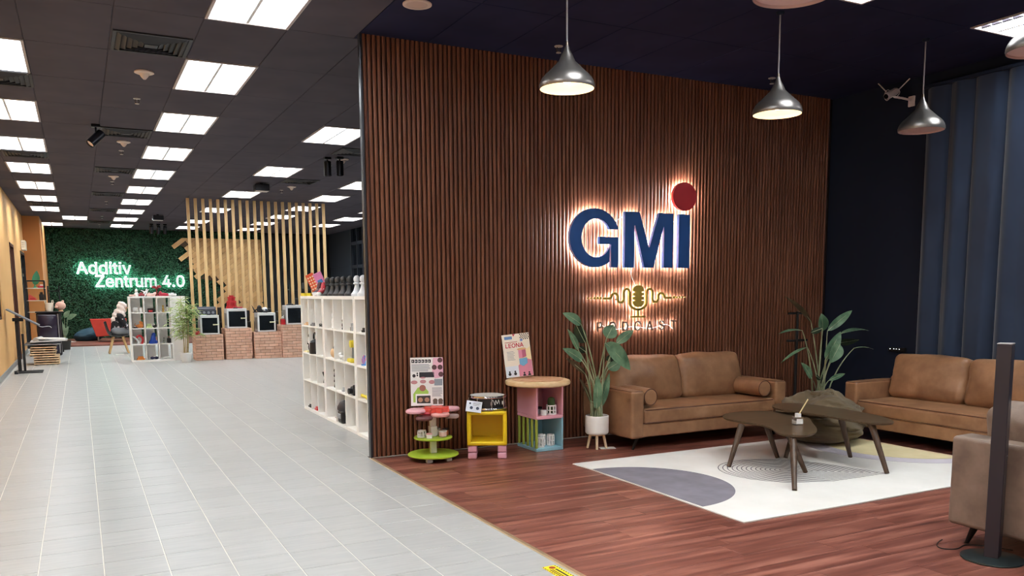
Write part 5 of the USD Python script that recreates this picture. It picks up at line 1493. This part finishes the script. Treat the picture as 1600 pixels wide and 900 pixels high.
# twelve-cell white shelf facing the aisle
t = thing('cube_shelf', 'white twelve-cell cube shelf beside the bamboo plant at the far end of the aisle', 'shelf', (.90, 18.90, 0))
SW, SDp, SHt = .83, .36, 1.36
XC = [.0, .338, .664, .99]
part(t, 'side_panel', bx(0, .035, 0, SDp, 0, SHt, bev=.002), m_shelf, smooth=False)
part(t, 'side_panel', bx(SW - .035, SW, 0, SDp, 0, SHt, bev=.002), m_shelf, smooth=False)
part(t, 'top_panel', bx(.035, SW - .035, -.001, SDp, SHt - .035, SHt, bev=.002), m_shelf, smooth=False)
part(t, 'plinth', bx(.035, SW - .035, -.001, SDp, 0, .035, bev=.002), m_shelf, smooth=False)
for z in (.362, .690, 1.015):
    part(t, 'shelf_board', bx(.035, SW - .035, .002, SDp - .01, z - .009, z + .009), m_shelf, smooth=False)
for x_ in (.2885, .5415):
    part(t, 'divider', bx(x_ - .009, x_ + .009, .002, SDp - .01, .034, SHt - .034), m_shelf, smooth=False)
for x_ in (.055, .305, .558):
    part(t, 'back_panel', bx(x_ - .02, x_ + .185, SDp - .012, SDp - .004, .01, SHt - .01), m_shelf, smooth=False)
def c12(col, row, dx=0, dy=.14):
    return (.90 + [.157, .415, .675][col] + dx * .8, 18.90 + dy, [1.0245, .6995, .3715, .0355][row])
ROW4 = ['top', 'second', 'third', 'bottom']
def w12(col, row):
    return f'in the {ROW4[row]} {["left", "middle", "right"][col]} cell of the twelve-cell shelf'
t = thing('cube_shelf', 'white cube shelf seen end-on behind the bamboo plant, joining the twelve-cell shelf', 'shelf', (1.735, 18.96, 0))
part(t, 'end_panel', bx(0, .265, 0, .03, 0, SHt - .002, bev=.002), m_shelf, smooth=False)
part(t, 'end_panel', bx(0, .265, .80, .83, 0, SHt - .002, bev=.002), m_shelf, smooth=False)
for z in (.02, .362, .690, 1.015, SHt - .02):
    part(t, 'shelf_board', bx(0, .265, .031, .799, z - .016, z + .016), m_shelf, smooth=False)
part(t, 'back_panel', bx(.004, .012, .031, .799, .02, SHt - .02), m_shelf, smooth=False)
ITEM_SCALE = .84
t = thing('arch_model', 'white arch model ' + w12(0, 0), 'model', c12(0, 0, -.02))
part(t, 'arch', upright(ext(sbox(-.07, 0, .05, .13).difference(Point(-.01, 0).buffer(.045)).difference(Polygon([(.02, .13), (.05, .13), (.05, .05)])), .06), .03), m_whitep); part(t, 'base', bx(-.075, .055, -.035, .035, 0, .006), m_whitep, smooth=False)
t = thing('white_cup', 'white cup with a small knob ' + w12(0, 0), 'cup', c12(0, 0, .09, .12))
part(t, 'cup_body', lathe([(0, 0), (.04, 0), (.045, .12), (0, .12)], 20), m_whitep); part(t, 'knob', ell((0, 0, .13), (.02, .02, .015), 2), m_sil)
t = thing('black_case', 'black case with a red front ' + w12(1, 0), 'case', c12(1, 0, .02))
part(t, 'case_body', bx(-.08, .08, -.05, .05, 0, .10, bev=.006), m_blk, smooth=False); part(t, 'red_front', rbox(-.06, .03, -.075, -.05, .005, .055, .008, 3), m_redp)
figurine('vase_model', 'yellow onion-shaped vase ' + w12(2, 0), c12(2, 0, -.01), .18, plain('ochre', 'dcb25c', .5), None, 'vase')
figurine('vase_model', 'small white vase ' + w12(2, 0), c12(2, 0, -.09, .1), .09, m_whitep, None, 'vase')
figurine('bottle_model', 'white and black bottle shape ' + w12(2, 0), c12(2, 0, .09), .20, m_whitep, m_blk, 'bottle')
t = thing('lion_model', 'orange seated animal model ' + w12(0, 1), 'model', c12(0, 1, .03))
part(t, 'body', bones([((-.04, 0, .04), .04, (.05, 0, .06), .05), ((.05, 0, .06), .045, (.06, 0, .13), .035), ((-.05, 0, .03), .025, (-.06, 0, .01), .012), ((.06, 0, .13), .03, (.03, 0, .15), .02)], .02, 4), plain('orange_plastic', 'd9813a', .45), smooth=True); part(t, 'tail', tube(curve([(-.05, 0, .05), (-.09, 0, .07), (-.08, 0, .12)], 10), .008, 6), plain('orange_plastic', '', .45))
low_block('dark_tray', 'flat dark tray ' + w12(0, 1), c12(0, 1, -.06, .1), plain('charcoal', '', .4), (.06, .08, .035))
low_block('lime_box', 'pale lime green box ' + w12(1, 1), c12(1, 1, -.05), plain('pale_lime', 'cfe3a4', .5), (.07, .1, .10), 'box')
t = thing('panda_model', 'round black and white animal model ' + w12(1, 1), 'model', c12(1, 1, .085))
part(t, 'body', ell((0, 0, .045), (.05, .045, .045), 2), m_blk); part(t, 'head', ell((-.02, -.02, .085), (.03, .03, .028), 2), m_whitep)
t = thing('ring_model', 'red curved ring model ' + w12(0, 2), 'model', c12(0, 2, .025))
part(t, 'ring', tube([(.075 * math.cos(a), 0, .10 + .10 * math.sin(a)) for a in np.linspace(-.9, PI + .3, 26)], .026, 8), m_redp); part(t, 'ring_foot', bx(-.06, .08, -.03, .03, 0, .02, bev=.004), m_redp)
t = thing('curved_horn', 'white curved horn model ' + w12(0, 2), 'model', c12(0, 2, -.06, .11))
part(t, 'horn', tube(curve([(.05, 0, .02), (.02, 0, .10), (-.04, 0, .16), (-.08, 0, .18)], 18), np.linspace(.035, .02, 18), 10), m_whitep); part(t, 'horn_foot', bx(.0, .09, -.03, .03, 0, .015), m_whitep)
t = thing('blue_bust', 'large cobalt blue bust ' + w12(1, 2), 'model', c12(1, 2, .025))
part(t, 'bust', bones([((-.05, 0, .04), .045, (.06, 0, .04), .045), ((0, 0, .05), .07, (.01, 0, .16), .055), ((.01, 0, .16), .05, (.02, 0, .22), .05)], .018, 5), plain('cobalt', '1f48a8', .4), smooth=True); part(t, 'bust_base', lathe([(0, 0), (.10, 0), (.09, .02), (0, .02)], 24), plain('cobalt', '', .4))
figurine('figurine', 'small grey seated figurine ' + w12(2, 2), c12(2, 2, -.03), .15, plain('stone', '97928a', .6))
t = thing('black_backpack', 'small black bag model ' + w12(2, 2), 'bag', c12(2, 2, .09))
part(t, 'bag_body', rbox(-.045, .045, -.04, .04, 0, .13, .025, 4), m_blk); part(t, 'handle', tube([(-.02, 0, .12), (-.02, 0, .155), (.02, 0, .155), (.02, 0, .12)], .006, 6), m_blk)
low_block('orange_box', 'orange box model ' + w12(0, 3), c12(0, 3, .03), plain('orange_box', 'dd8534', .45), (.09, .10, .085), 'box')
t = thing('blue_dumbbell', 'navy two-lobed model ' + w12(1, 3), 'model', c12(1, 3, .035))
part(t, 'lobe', ell((-.05, 0, .035), (.045, .04, .035), 2), plain('navy_plastic', '20264f', .4)); part(t, 'lobe', ell((.05, 0, .035), (.045, .04, .035), 2), plain('navy_plastic', '', .4)); part(t, 'bar', cyl((-.05, 0, .035), (.05, 0, .035), .02), plain('navy_plastic', '', .4))
t = thing('white_plane', 'white swept-wing model ' + w12(2, 3), 'model', c12(2, 3, .0, .1))
part(t, 'fuselage', tube(curve([(-.11, 0, .018), (-.02, 0, .05), (.10, 0, .035)], 14), np.linspace(.018, .022, 14), 8), m_whitep); part(t, 'wing', ext(Polygon([(-.05, -.06), (.12, -.08), (.12, .06), (-.02, .05)]), .01, .0), m_whitep)
ITEM_SCALE = 1.0
# on top of that shelf
zt = SHt + .0005
tops = [('white_bowl', 'low pink bowl at the left end', 'bowl', .07, [lathe([(0, 0), (.05, 0), (.07, .03), (.06, .035), (0, .02)], 20)], plain('shell_pink', 'e3b9b0', .5)),
        ('white_bust', 'small white bust', 'figurine', .16, [lathe([(0, 0), (.04, 0), (.045, .06), (.02, .08), (0, .08)], 18), ell((0, 0, .11), (.032, .032, .04), 2)], m_whitep),
        ('red_car', 'dark red toy car', 'toy', .26, [bx(-.06, .06, -.03, .03, .015, .05, bev=.008), bx(-.03, .03, -.025, .025, .05, .08, bev=.01), cyl((-.04, -.035, .018), (-.04, .035, .018), .018), cyl((.04, -.035, .018), (.04, .035, .018), .018)], plain('dark_red', '8f2a30', .4)),
        ('white_dragon', 'white spread-winged figure', 'figurine', .34, [bones([((-.02, 0, .03), .03, (.02, 0, .09), .03), ((.02, 0, .09), .025, (.03, 0, .14), .02)], .02, 3), cyl((.0, 0, .08), (.09, .02, .15), .018, .004, 8), cyl((0, 0, .08), (-.09, .02, .13), .018, .004, 8)], m_whitep),
        ('pink_figure', 'lying pink figure', 'figurine', .46, [bones([((-.07, 0, .03), .03, (.05, 0, .03), .035), ((.05, 0, .04), .03, (.08, 0, .06), .028)], .02, 3), cyl((-.05, 0, .05), (-.02, 0, .08), .012)], plain('shell_pink', '', .5)),
        ('red_flower', 'tall dark red branching model', 'model', .58, [cyl((0, 0, 0), (0, 0, .16), .012), ell((-.05, 0, .19), (.045, .03, .03), 2), ell((.05, 0, .20), (.05, .03, .03), 2), ell((0, 0, .17), (.04, .03, .03), 2), lathe([(0, 0), (.04, 0), (.03, .015), (0, .015)], 16)], plain('dark_red', '', .4)),
        ('red_shoe', 'red trainer-shaped model', 'shoe', .72, [bones([((-.07, 0, .04), .038, (.07, 0, .03), .028), ((-.07, 0, .05), .035, (-.06, 0, .075), .03)], .02, 4), bx(-.10, .10, -.035, .035, 0, .014, bev=.005)], plain('crimson', 'a51f35', .45)),
        ('white_boat', 'small white boat with an orange deck', 'boat', .90, [bones([((-.06, 0, .03), .026, (.07, 0, .03), .02)], .02, 3), bx(-.03, .03, -.02, .02, .04, .07, bev=.006)], m_whitep)]
for nm, lb, ct, x_, meshes, mt in tops:
    t = thing(nm, lb + ' on top of the twelve-cell shelf', ct, (.90 + x_ * .93 + .02, 19.02, zt))
    for i, m in enumerate(meshes):
        part(t, ['body', 'head', 'detail'][min(i, 2)], m, mt)

# bamboo-like plant
bp = thing('bamboo_plant', 'tall bushy bamboo plant in a small white pot beside the twelve-cell shelf', 'plant', (1.90, 18.35, 0))
part(bp, 'pot', lathe([(0, 0), (.085, 0), (.115, .17), (.122, .175), (.122, .20), (.108, .20), (.10, .18), (0, .18)], 36), m_white)
part(bp, 'soil', lathe([(0, .182), (.102, .182), (.102, .178), (0, .178)], 20), plain('soil', '', .95))
rp = random.Random(4)
m_bam = leafmat('bamboo_leaf', '7f9a55', 'b8c582')
m_cane = varied('bamboo_cane', [(0.3, 'a8926a'), (0.7, 'c4b184')], rough=.5, scale=(4, 4, 30), noise=2)
tipsl = []
for i in range(6):
    a = i * 1.05
    p0 = np.array((.04 * math.cos(a), .04 * math.sin(a), .17))
    top_ = np.array((.10 * math.cos(a) + rp.uniform(-.06, .06), .10 * math.sin(a), 1.12 + .30 * rp.random()))
    midp = (p0 + top_) / 2 + np.array((.02, 0, 0))
    cv = curve([p0, midp, top_], 14)
    part(bp, 'cane', tube(cv, np.linspace(.011, .004, 14), 6), m_cane)
    tipsl.append(cv)
lm = []
for k_ in range(440):
    cv = tipsl[k_ % 6]
    s = rp.uniform(.30, 1.0) ** .8
    b = cv[int(s * 13)] + np.array([rp.gauss(0, .11), rp.gauss(0, .08), rp.gauss(0, .04)])
    a = rp.uniform(0, 2 * PI)
    L = rp.uniform(.12, .25)
    d = np.array((math.cos(a) * .9, math.sin(a) * .7, rp.uniform(-.5, .45)))
    ml = leaf(b, b + d * L, .025, (rp.uniform(-.5, .5), -.5, 1), .12, .2, 4)
    if k_ < 290:
        part(bp, 'leaf', ml, m_bam, smooth=True)
    else:
        lm.append(ml)
part(bp, 'leaf_spray', cat(lm), m_bam, smooth=True, kind='stuff')

# person on a shell chair
ch = thing('shell_chair', 'black plastic shell chair with pale wooden legs at the far white shelf', 'chair', (.80, 22.1, 0), 0)
prof2 = [(.20, .42), (.10, .405), (0, .40), (-.12, .41), (-.20, .44), (-.25, .52), (-.285, .64), (-.31, .76)]
pc = curve([(x, 0, z) for x, z in prof2], 24)
V, F = [], []
for i, p_ in enumerate(pc):
    w = .21 if i < 14 else .21 - .08 * ((i - 14) / 9) ** 2
    for j, yy in enumerate(np.linspace(-1, 1, 9)):
        V.append((p_[0] + .05 * abs(yy) ** 2 * (1 if i > 12 else 0), yy * w, p_[2] + .05 * abs(yy) ** 2.4 * (1 if i < 16 else .2)))
for i in range(len(pc) - 1):
    for j in range(8):
        a = i * 9 + j
        F += [(a, a + 1, a + 10), (a, a + 10, a + 9)]
sh = trimesh.Trimesh(V, F, process=False)
low = sh.copy(); low.vertices = low.vertices + np.array([-.006, 0, -.010]); low.invert()
part(ch, 'seat_shell', cat(sh, low), plain('shell_black', '2a2b2f', .4), smooth=True)
for sx in (-1, 1):
    for sy in (-1, 1):
        part(ch, 'leg', cyl((.21 * sx - .02, .20 * sy, 0), (.10 * sx - .02, .10 * sy, .395), .020, .030, 12), plain('beech_leg', 'c9a877', .5))
part(ch, 'cross_brace', cat(cyl((-.14, -.12, .36), (.10, .12, .36), .008), cyl((-.14, .12, .36), (.10, -.12, .36), .008)), m_blk)

pr = thing('person', 'person in a pale pink headscarf and black top sitting on the shell chair', 'person', (.80, 22.1, 0), 0)
zs = .43
segs = [((-.04, 0, zs + .10), .125, (-.02, 0, zs + .30), .115), ((-.02, 0, zs + .30), .115, (.05, 0, zs + .48), .12)]
for s in (-1, 1):
    segs += [((.05, .06 * s, zs + .49), .075, (.05, .145 * s, zs + .46), .065)]
segs += [((.06, 0, zs + .50), .06, (.10, 0, zs + .60), .05)]
legs_ = []
for s in (-1, 1):
    legs_ += [((-.02, .08 * s, zs + .085), .095, (.36, .10 * s, zs + .075), .065), ((.36, .10 * s, zs + .07), .060, (.34, .10 * s, .10), .042)]
arms = []
for s in (-1, 1):
    arms += [((.05, .165 * s, zs + .46), .055, (.16, .20 * s, zs + .22), .045), ((.16, .20 * s, zs + .22), .043, (.36, .12 * s, zs + .17), .032)]
hands = []
for s in (-1, 1):
    hands += [((.36, .12 * s, zs + .168), .026, (.41, .11 * s, zs + .168), .028)]
    for f_ in range(4):
        y_ = .11 * s + (f_ - 1.5) * .016
        hands += [((.41, y_, zs + .168), .010, (.455 - .006 * abs(f_ - 1), y_, zs + .166), .009), ((.455 - .006 * abs(f_ - 1), y_, zs + .166), .009, (.475 - .008 * abs(f_ - 1), y_, zs + .150), .008)]
    hands += [((.375, .105 * s - .012 * s, zs + .17), .011, (.405, .085 * s - .01 * s, zs + .175), .009)]
headsegs = [((.115, 0, zs + .70), .088, (.135, 0, zs + .67), .085), ((.15, 0, zs + .62), .055, (.165, 0, zs + .59), .045), ((.195, 0, zs + .665), .020, (.222, 0, zs + .65), .014), ((.09, 0, zs + .56), .06, (.11, 0, zs + .64), .065)]
body = bones(segs + arms + legs_ + hands + headsegs, .016, 8)
bm_ = plain('skin', 'c89a7c', .6)
part(pr, 'body', body, bm_, smooth=True)
top = bones([(a, r0 + .012, b, r1 + .012) for a, r0, b, r1 in segs + arms], .018, 6)
part(pr, 'black_top', top, varied('black_print', [(0.0, '18181c'), (0.60, '1d1d22'), (0.66, 'cfcbd0'), (1.0, 'd9d4d8')], rough=.8, noise=9, detail=2), smooth=True)
part(pr, 'trousers', bones([(a, r0 + .012, b, r1 + .014) for a, r0, b, r1 in legs_] + [((-.05, -.07, zs + .10), .11, (-.05, .07, zs + .10), .11)], .018, 6), plain('grey_trousers', '7f858c', .8), smooth=True)
hs = bones([((.105, 0, zs + .705), .108, (.10, 0, zs + .66), .108), ((.09, 0, zs + .62), .10, (.03, 0, zs + .50), .135), ((.03, 0, zs + .50), .135, (-.06, 0, zs + .34), .10), ((.07, -.09, zs + .50), .10, (.07, .09, zs + .50), .10)], .018, 6)
hv = hs.vertices
hs.vertices = hv + hs.vertex_normals * (.010 * np.sin(34 * hv[:, 0] + 46 * hv[:, 2] + 9 * hv[:, 1]))[:, None]
part(pr, 'headscarf', hs, varied('scarf_pink', [(0.3, 'd6bfb6'), (0.5, 'eadad2'), (0.7, 'f3e8e2')], rough=.85, noise=8, scale=(1, 1, 3)), smooth=True)
part(pr, 'scarf_edge', tube([(.17 + .035 * math.cos(a), .072 * math.sin(a), zs + .655 + .082 * math.cos(a)) for a in np.linspace(0, 2 * PI, 25)[:-1]], .012, 8, True), plain('scarf_edge', 'e6d4cb', .85))
for s in (-1, 1):
    part(pr, 'eye', ell((.213, .03 * s, zs + .685), (.006, .010, .007), 1), m_blk)
    part(pr, 'shoe', bones([((.32, .10 * s, .045), .042, (.45, .10 * s, .032), .030)], .015, 4), m_blk, smooth=True)
part(pr, 'mouth', ell((.196, 0, zs + .618), (.008, .022, .006), 1), plain('lips', 'a8605a', .6))

# red armchair, teal bean bag, paper
m_redf = varied('red_fabric', [(0.3, 'bf3a2c'), (0.7, 'cc4636')], rough=.75, noise=5, bump=.2, bump_scale=90, bump_dist=.002)
t = thing('armchair', 'red fabric armchair with its angled back toward the aisle in front of the leaf wall', 'armchair', (.24, 26.9, .0355), 0)
bk = np.array([(0, 0, .66), (.95, 0, .67), (.95, 0, .20), (.14, 0, .17), (.02, .12, .66), (.95, .12, .66), (.95, .14, .20), (.16, .14, .17)])
back = trimesh.convex.convex_hull(np.vstack([bk + d_ for d_ in ((0, 0, 0), (.012, .012, -.012), (.012, -.012, -.0), (-.0, .0, .01))]))
part(t, 'backrest', back, m_redf, smooth=False)
part(t, 'seat', rbox(.18, .95, .14, .70, .17, .40, .05, 6), m_redf)
part(t, 'armrest', rbox(.84, .98, .10, .68, .17, .55, .05, 6), m_redf)
for x_ in (.20, .88):
    for y_ in (.06, .60):
        part(t, 'leg', cyl((x_ - .01, y_, 0), (x_, y_, .18), .014, .018, 10), plain('leg_steel', 'a7a6a4', .35, .8))
m = trimesh.creation.icosphere(subdivisions=4)
v = m.vertices.copy()
nz = meshkit.fbm(v * 2.3 + 9, 3, 6) - .5
m.vertices = np.column_stack([v[:, 0] * (.42 + .08 * nz), v[:, 1] * (.34 + .06 * nz), np.maximum(.16 + v[:, 2] * .22 + .05 * nz + .06 * v[:, 0], .004)])
solo('bean_bag', 'dark teal bean bag slumped behind the red armchair at the leaf wall', 'bean bag', m, varied('teal_cloth', [(0.3, '143a4c'), (0.7, '1d4d62')], rough=.7, noise=4), (.22, 28.0, .0355), smooth=True)
solo('paper_scrap', 'small white scrap lying on the wooden platform left of the teal bean bag', 'paper', bx(-.07, .07, -.05, .05, 0, .02, bev=.008), m_white, (-.22, 27.3, .0355), smooth=False)
solo('paper_sheet', 'white sheet lying on the floor tiles below the shell chair', 'paper', bx(-.09, .09, -.06, .06, 0, .004, bev=.001), m_white, (.78, 21.6, .0005), smooth=False)

# ---- cluster by the orange wall
m_cab = plain('cabinet_plum', '241d33', .22, 0, .7)
t = thing('glossy_cabinet', 'dark plum glossy cabinet with a silver-edged front by the orange wall', 'cabinet', (-.90, 22.0, 0))
part(t, 'body', bx(0, .48, .02, .5, 0, .99, bev=.02), plain('cabinet_body', '1f1c24', .4), smooth=False)
part(t, 'front_panel', rbox(.03, .42, -.02, .03, .40, .95, .02, 6, (0, .03, 0)), m_cab)
part(t, 'lower_panel', rbox(.03, .42, -.015, .03, .06, .38, .02, 5), m_cab)
part(t, 'edge_strip', bx(.432, .455, -.005, .03, .06, .97, bev=.003), plain('edge_silver', 'aeb0b4', .3, .7), smooth=False)
part(t, 'top_slab', bx(-.01, .56, -.02, .5, .99, 1.02, bev=.004), m_blk, smooth=False)
t = thing('metal_rack', 'black open metal rack with white shelves standing on the plum cabinet', 'rack', (-1.08, 22.62, 0))
for x_ in (.0, .37):
    for y_ in (0, .34):
        part(t, 'upright', bx(x_ - .014, x_ + .014, y_ - .014, y_ + .014, 0, 1.73), m_blk, smooth=False)
for z_ in (1.0, 1.27, 1.56):
    part(t, 'shelf_board', bx(-.014, .384, -.014, .354, z_ - .01, z_ + .01), plain('rack_shelf', 'd8cfc2', .5), smooth=False)
part(t, 'top_frame', cat(bx(-.014, .384, -.014, .014, 1.72, 1.745), bx(-.014, .384, .326, .354, 1.72, 1.745), bx(-.014, .014, .0, .34, 1.72, 1.745), bx(.356, .384, 0, .34, 1.72, 1.745)), m_blk, smooth=False)
t = thing('metal_rack', 'narrow black rack further right behind the open metal rack', 'rack', (-.66, 23.3, 0))
for x_ in (.0, .24):
    for y_ in (0, .30):
        part(t, 'upright', bx(x_ - .012, x_ + .012, y_ - .012, y_ + .012, 0, 1.62), m_blk, smooth=False)
for z_ in (.9, 1.2, 1.5):
    part(t, 'shelf_board', bx(-.012, .252, -.012, .312, z_ - .012, z_ + .012), m_blk, smooth=False)
gl = thing('leaf_ornament', 'green standing leaf-shaped ornament on the open metal rack', 'ornament', (-.90, 22.70, 1.5705))
part(gl, 'ornament_leaf', T(leaf((0, 0, .06), (.06, 0, .42), .16, (.2, -1, 0), .05), (0, 0, 0)), plain('mint_green', '3e8f68', .5), smooth=True)
part(gl, 'ornament_foot', lathe([(0, 0), (.05, 0), (.02, .03), (.01, .08), (0, .08)], 16), plain('mint_green', '', .5))
t = thing('red_models', 'red and white flat model on the top rack shelf', 'model', (-.78, 22.68, 1.5705))
part(t, 'red_slab', bx(-.06, .06, -.04, .04, 0, .05, bev=.012), m_redp); part(t, 'white_slab', bx(-.02, .05, -.03, .03, .05, .075, bev=.01), m_whitep)
t = thing('orange_wedge', 'coral wedge model on the middle rack shelf', 'model', (-.97, 22.70, 1.2805))
part(t, 'wedge', upright(ext(Polygon([(-.09, 0), (.09, 0), (.07, .05), (-.06, .14)]), .06), .03), m_coral); part(t, 'ridge', bx(-.05, .05, -.034, -.03, .02, .05), m_redp)
t = thing('black_camera', 'black upright device on the middle rack shelf', 'device', (-.78, 22.70, 1.2805))
part(t, 'device_body', bx(-.05, .05, -.04, .04, 0, .14, bev=.01), m_blk); part(t, 'device_knob', cyl((0, 0, .14), (0, 0, .19), .03), m_blk)
t = thing('white_cat_pot', 'white pot with two pointed handles on the plum cabinet', 'pot', (-.62, 22.14, 1.0205))
part(t, 'pot_body', lathe([(0, 0), (.07, 0), (.085, .10), (.09, .20), (.08, .20), (.07, .10), (0, .05)], 24), plain('pot_cream', 'ece2d2', .5))
for s in (-1, 1):
    part(t, 'handle', tube([(.05 * s, 0, .19), (.06 * s, 0, .26), (.085 * s, 0, .26), (.085 * s, 0, .19)], .010, 6), plain('pot_cream', '', .5))
t = thing('pig_model', 'pink round animal head model on the plum cabinet', 'model', (-.39, 22.16, 1.0205))
part(t, 'head', ell((0, 0, .13), (.11, .10, .10), 3), plain('pig_pink', 'e0b3a4', .5)); part(t, 'snout', ell((-.08, -.06, .10), (.04, .04, .035), 2), plain('pig_pink', '', .5)); part(t, 'stand', lathe([(0, 0), (.06, 0), (.03, .04), (0, .05)], 16), m_tan); part(t, 'ear', ell((.05, 0, .23), (.03, .02, .03), 2), plain('pig_pink', '', .5))

# stack of pallet boards with boards on top
m_board = varied('pallet_board', [(0.3, 'd3b088'), (0.7, 'e8cfa8')], rough=.7, scale=(1, 8, 8), noise=3, rand=30, per=.15)
t = thing('board_stack', 'stack of pale wooden boards on the floor by the orange wall', 'wood stack', (-.72, 19.45, 0))
rs = random.Random(3)
for i in range(8):
    z_ = .012 + i * .047
    o = rs.uniform(-.03, .03) if i > 3 else .05
    part(t, 'board', bx(-.21 + o, .25 + o, -.30, .30, z_, z_ + .026, bev=.003), m_board, smooth=False)
    for x_ in (-.18, .03, .21):
        part(t, 'spacer', bx(x_ + o - .02, x_ + o + .02, -.28, .28, z_ - .0205 if i else 0, z_ - .0005), plain('spacer_dark', '5c4430', .8), smooth=False)
t = thing('black_sheet', 'flat black sheet on top of the wooden board stack', 'board', (-.70, 19.45, .4005))
part(t, 'sheet', bx(-.32, .32, -.33, .33, 0, .03, bev=.004), m_blk, smooth=False); part(t, 'edge', bx(-.32, .32, -.335, -.33, .008, .022), m_sil, smooth=False)
t = thing('silver_panels', 'tilted silver and white panels lying on the black sheet', 'panel', (-.62, 19.40, .4310))
part(t, 'panel', T(bx(-.30, .36, -.28, .28, 0, .03, bev=.004), (0, 0, .03), ry=-2), plain('panel_silver', 'c3c4c6', .35, .3), smooth=False)
part(t, 'panel', T(bx(-.18, .30, -.25, .25, 0, .025, bev=.004), (.02, 0, .075), ry=3), plain('panel_pale', 'd9d8d6', .45), smooth=False)
part(t, 'roll', cyl((-.20, -.26, .075), (-.12, .26, .075), .05, n=18), plain('panel_silver', '', .35))
# black stand
t = thing('display_stand', 'tall black floor stand with a tilted grey panel by the orange wall', 'stand', (-1.00, 17.5, 0))
part(t, 'post', bx(-.055, .0, -.03, .03, .02, .98, bev=.004), plain('stand_black', '1b1d22', .4), smooth=False)
part(t, 'post', bx(.03, .07, -.0, .05, .02, .70, bev=.004), plain('stand_black', '', .4), smooth=False)
part(t, 'tilted_panel', T(bx(-.29, .29, -.20, .20, -.012, .012, bev=.004), (.08, 0, 1.0), ry=31), plain('stand_panel', '7b7f86', .3, .3), smooth=False)
part(t, 'panel_bracket', bx(-.09, .08, -.04, .04, .93, .99, bev=.005), plain('stand_black', '', .4), smooth=False)
for i in range(3):
    part(t, 'base_bar', bx(-.06, .34, -.22 + .2 * i - .03, -.22 + .2 * i + .03, 0, .02, bev=.003), plain('stand_black', '', .4), smooth=False)
part(t, 'base_spine', bx(-.10, -.04, -.35, .28, 0, .03, bev=.003), plain('stand_black', '', .4), smooth=False)
part(t, 'caster', cyl((-.10, -.33, .03), (-.06, -.33, .03), .03, n=16), plain('stand_black', '', .4))
part(t, 'cable', tube(curve([(.30, 0, .86), (.38, 0, .82), (.46, .0, .83), (.52, 0, .80)], 16), .006, 6), m_sil)
# leafy plant
lp = thing('potted_plant', 'broad-leaved plant beside the plum cabinet in front of the leaf wall', 'plant', (-.38, 24.3, 0))
part(lp, 'pot', lathe([(0, 0), (.11, 0), (.14, .24), (.125, .24), (.11, .20), (0, .20)], 28), plain('pot_dark', '', .6))
for i, (tx, tz, w, bxx, bz) in enumerate(((.31, .92, .15, .08, .78), (.17, 1.02, .13, .02, .82), (-.20, 1.0, .12, -.05, .75), (.10, .62, .12, .0, .35), (-.05, .75, .13, -.02, .45), (-.22, .70, .12, -.08, .50))):
    lf = part(lp, 'leaf', leaf((bxx, 0, bz), (tx, -.08, tz), w, (-.2, -1, .5), .06), leafmat('leaf_pale', '6f8a6c', '9db396'), smooth=True)
    part(lp, 'stem', tube(curve([(0, 0, .2), (bxx * .6, 0, (bz + .2) / 2), (bxx, 0, bz)], 10), .008, 6), m_stem)
# box over the second doorway
t = thing('exit_box', 'white emergency box with speaker holes on the orange wall above the second doorway', 'sign box', (X0 + .001, 24.5, 2.52))
part(t, 'box_body', bx(0, .10, -.30, .30, 0, .24, bev=.01), plain('exit_cream', 'e9dcc4', .5), smooth=False)
part(t, 'box_mark', cat([bx(.02 + .02 * (i % 3), .03 + .02 * (i % 3), -.303, -.300, .06 + .05 * (i // 3), .085 + .05 * (i // 3)) for i in range(9)]), plain('exit_mark', '9a8d7c', .6), smooth=False)

# yellow floor sticker at the edge of the tiles
st_ = UsdGeom.Xform.Define(stage, numbered('/World', 'floor_sticker')); st_.AddTranslateOp().Set(Gf.Vec3d(2.085, 3.57, .0006)); st_.AddRotateZOp().Set(-90)
st_ = tag(st_.GetPrim(), 'yellow warning sticker with black lettering on the tile edge beside the wood floor', 'sticker')
part(st_, 'sticker_base', bx(0, .36, -.075, .005, 0, .0006), plain('sticker_yellow', 'e8cf1e', .45), smooth=False)
part(st_, 'border', ext(unary_union([sbox(.004 + .022 * i, y0_, .014 + .022 * i, y0_ + .006) for i in range(16) for y0_ in (-.072, -.004)]), .0003, .0007), m_ink, smooth=False)
part(st_, 'emblem', T(ext(Point(.03, -.030).buffer(.017), .0003, .0007)), plain('sticker_red', '8e2a20', .5), smooth=False)
part(st_, 'illegible_lines', ext(unary_union([lines_block(.055, .33, -.033, -.014, 1, .55, 2), lines_block(.055, .30, -.062, -.038, 2, .45, 4)]), .0003, .0007), m_ink, smooth=False)
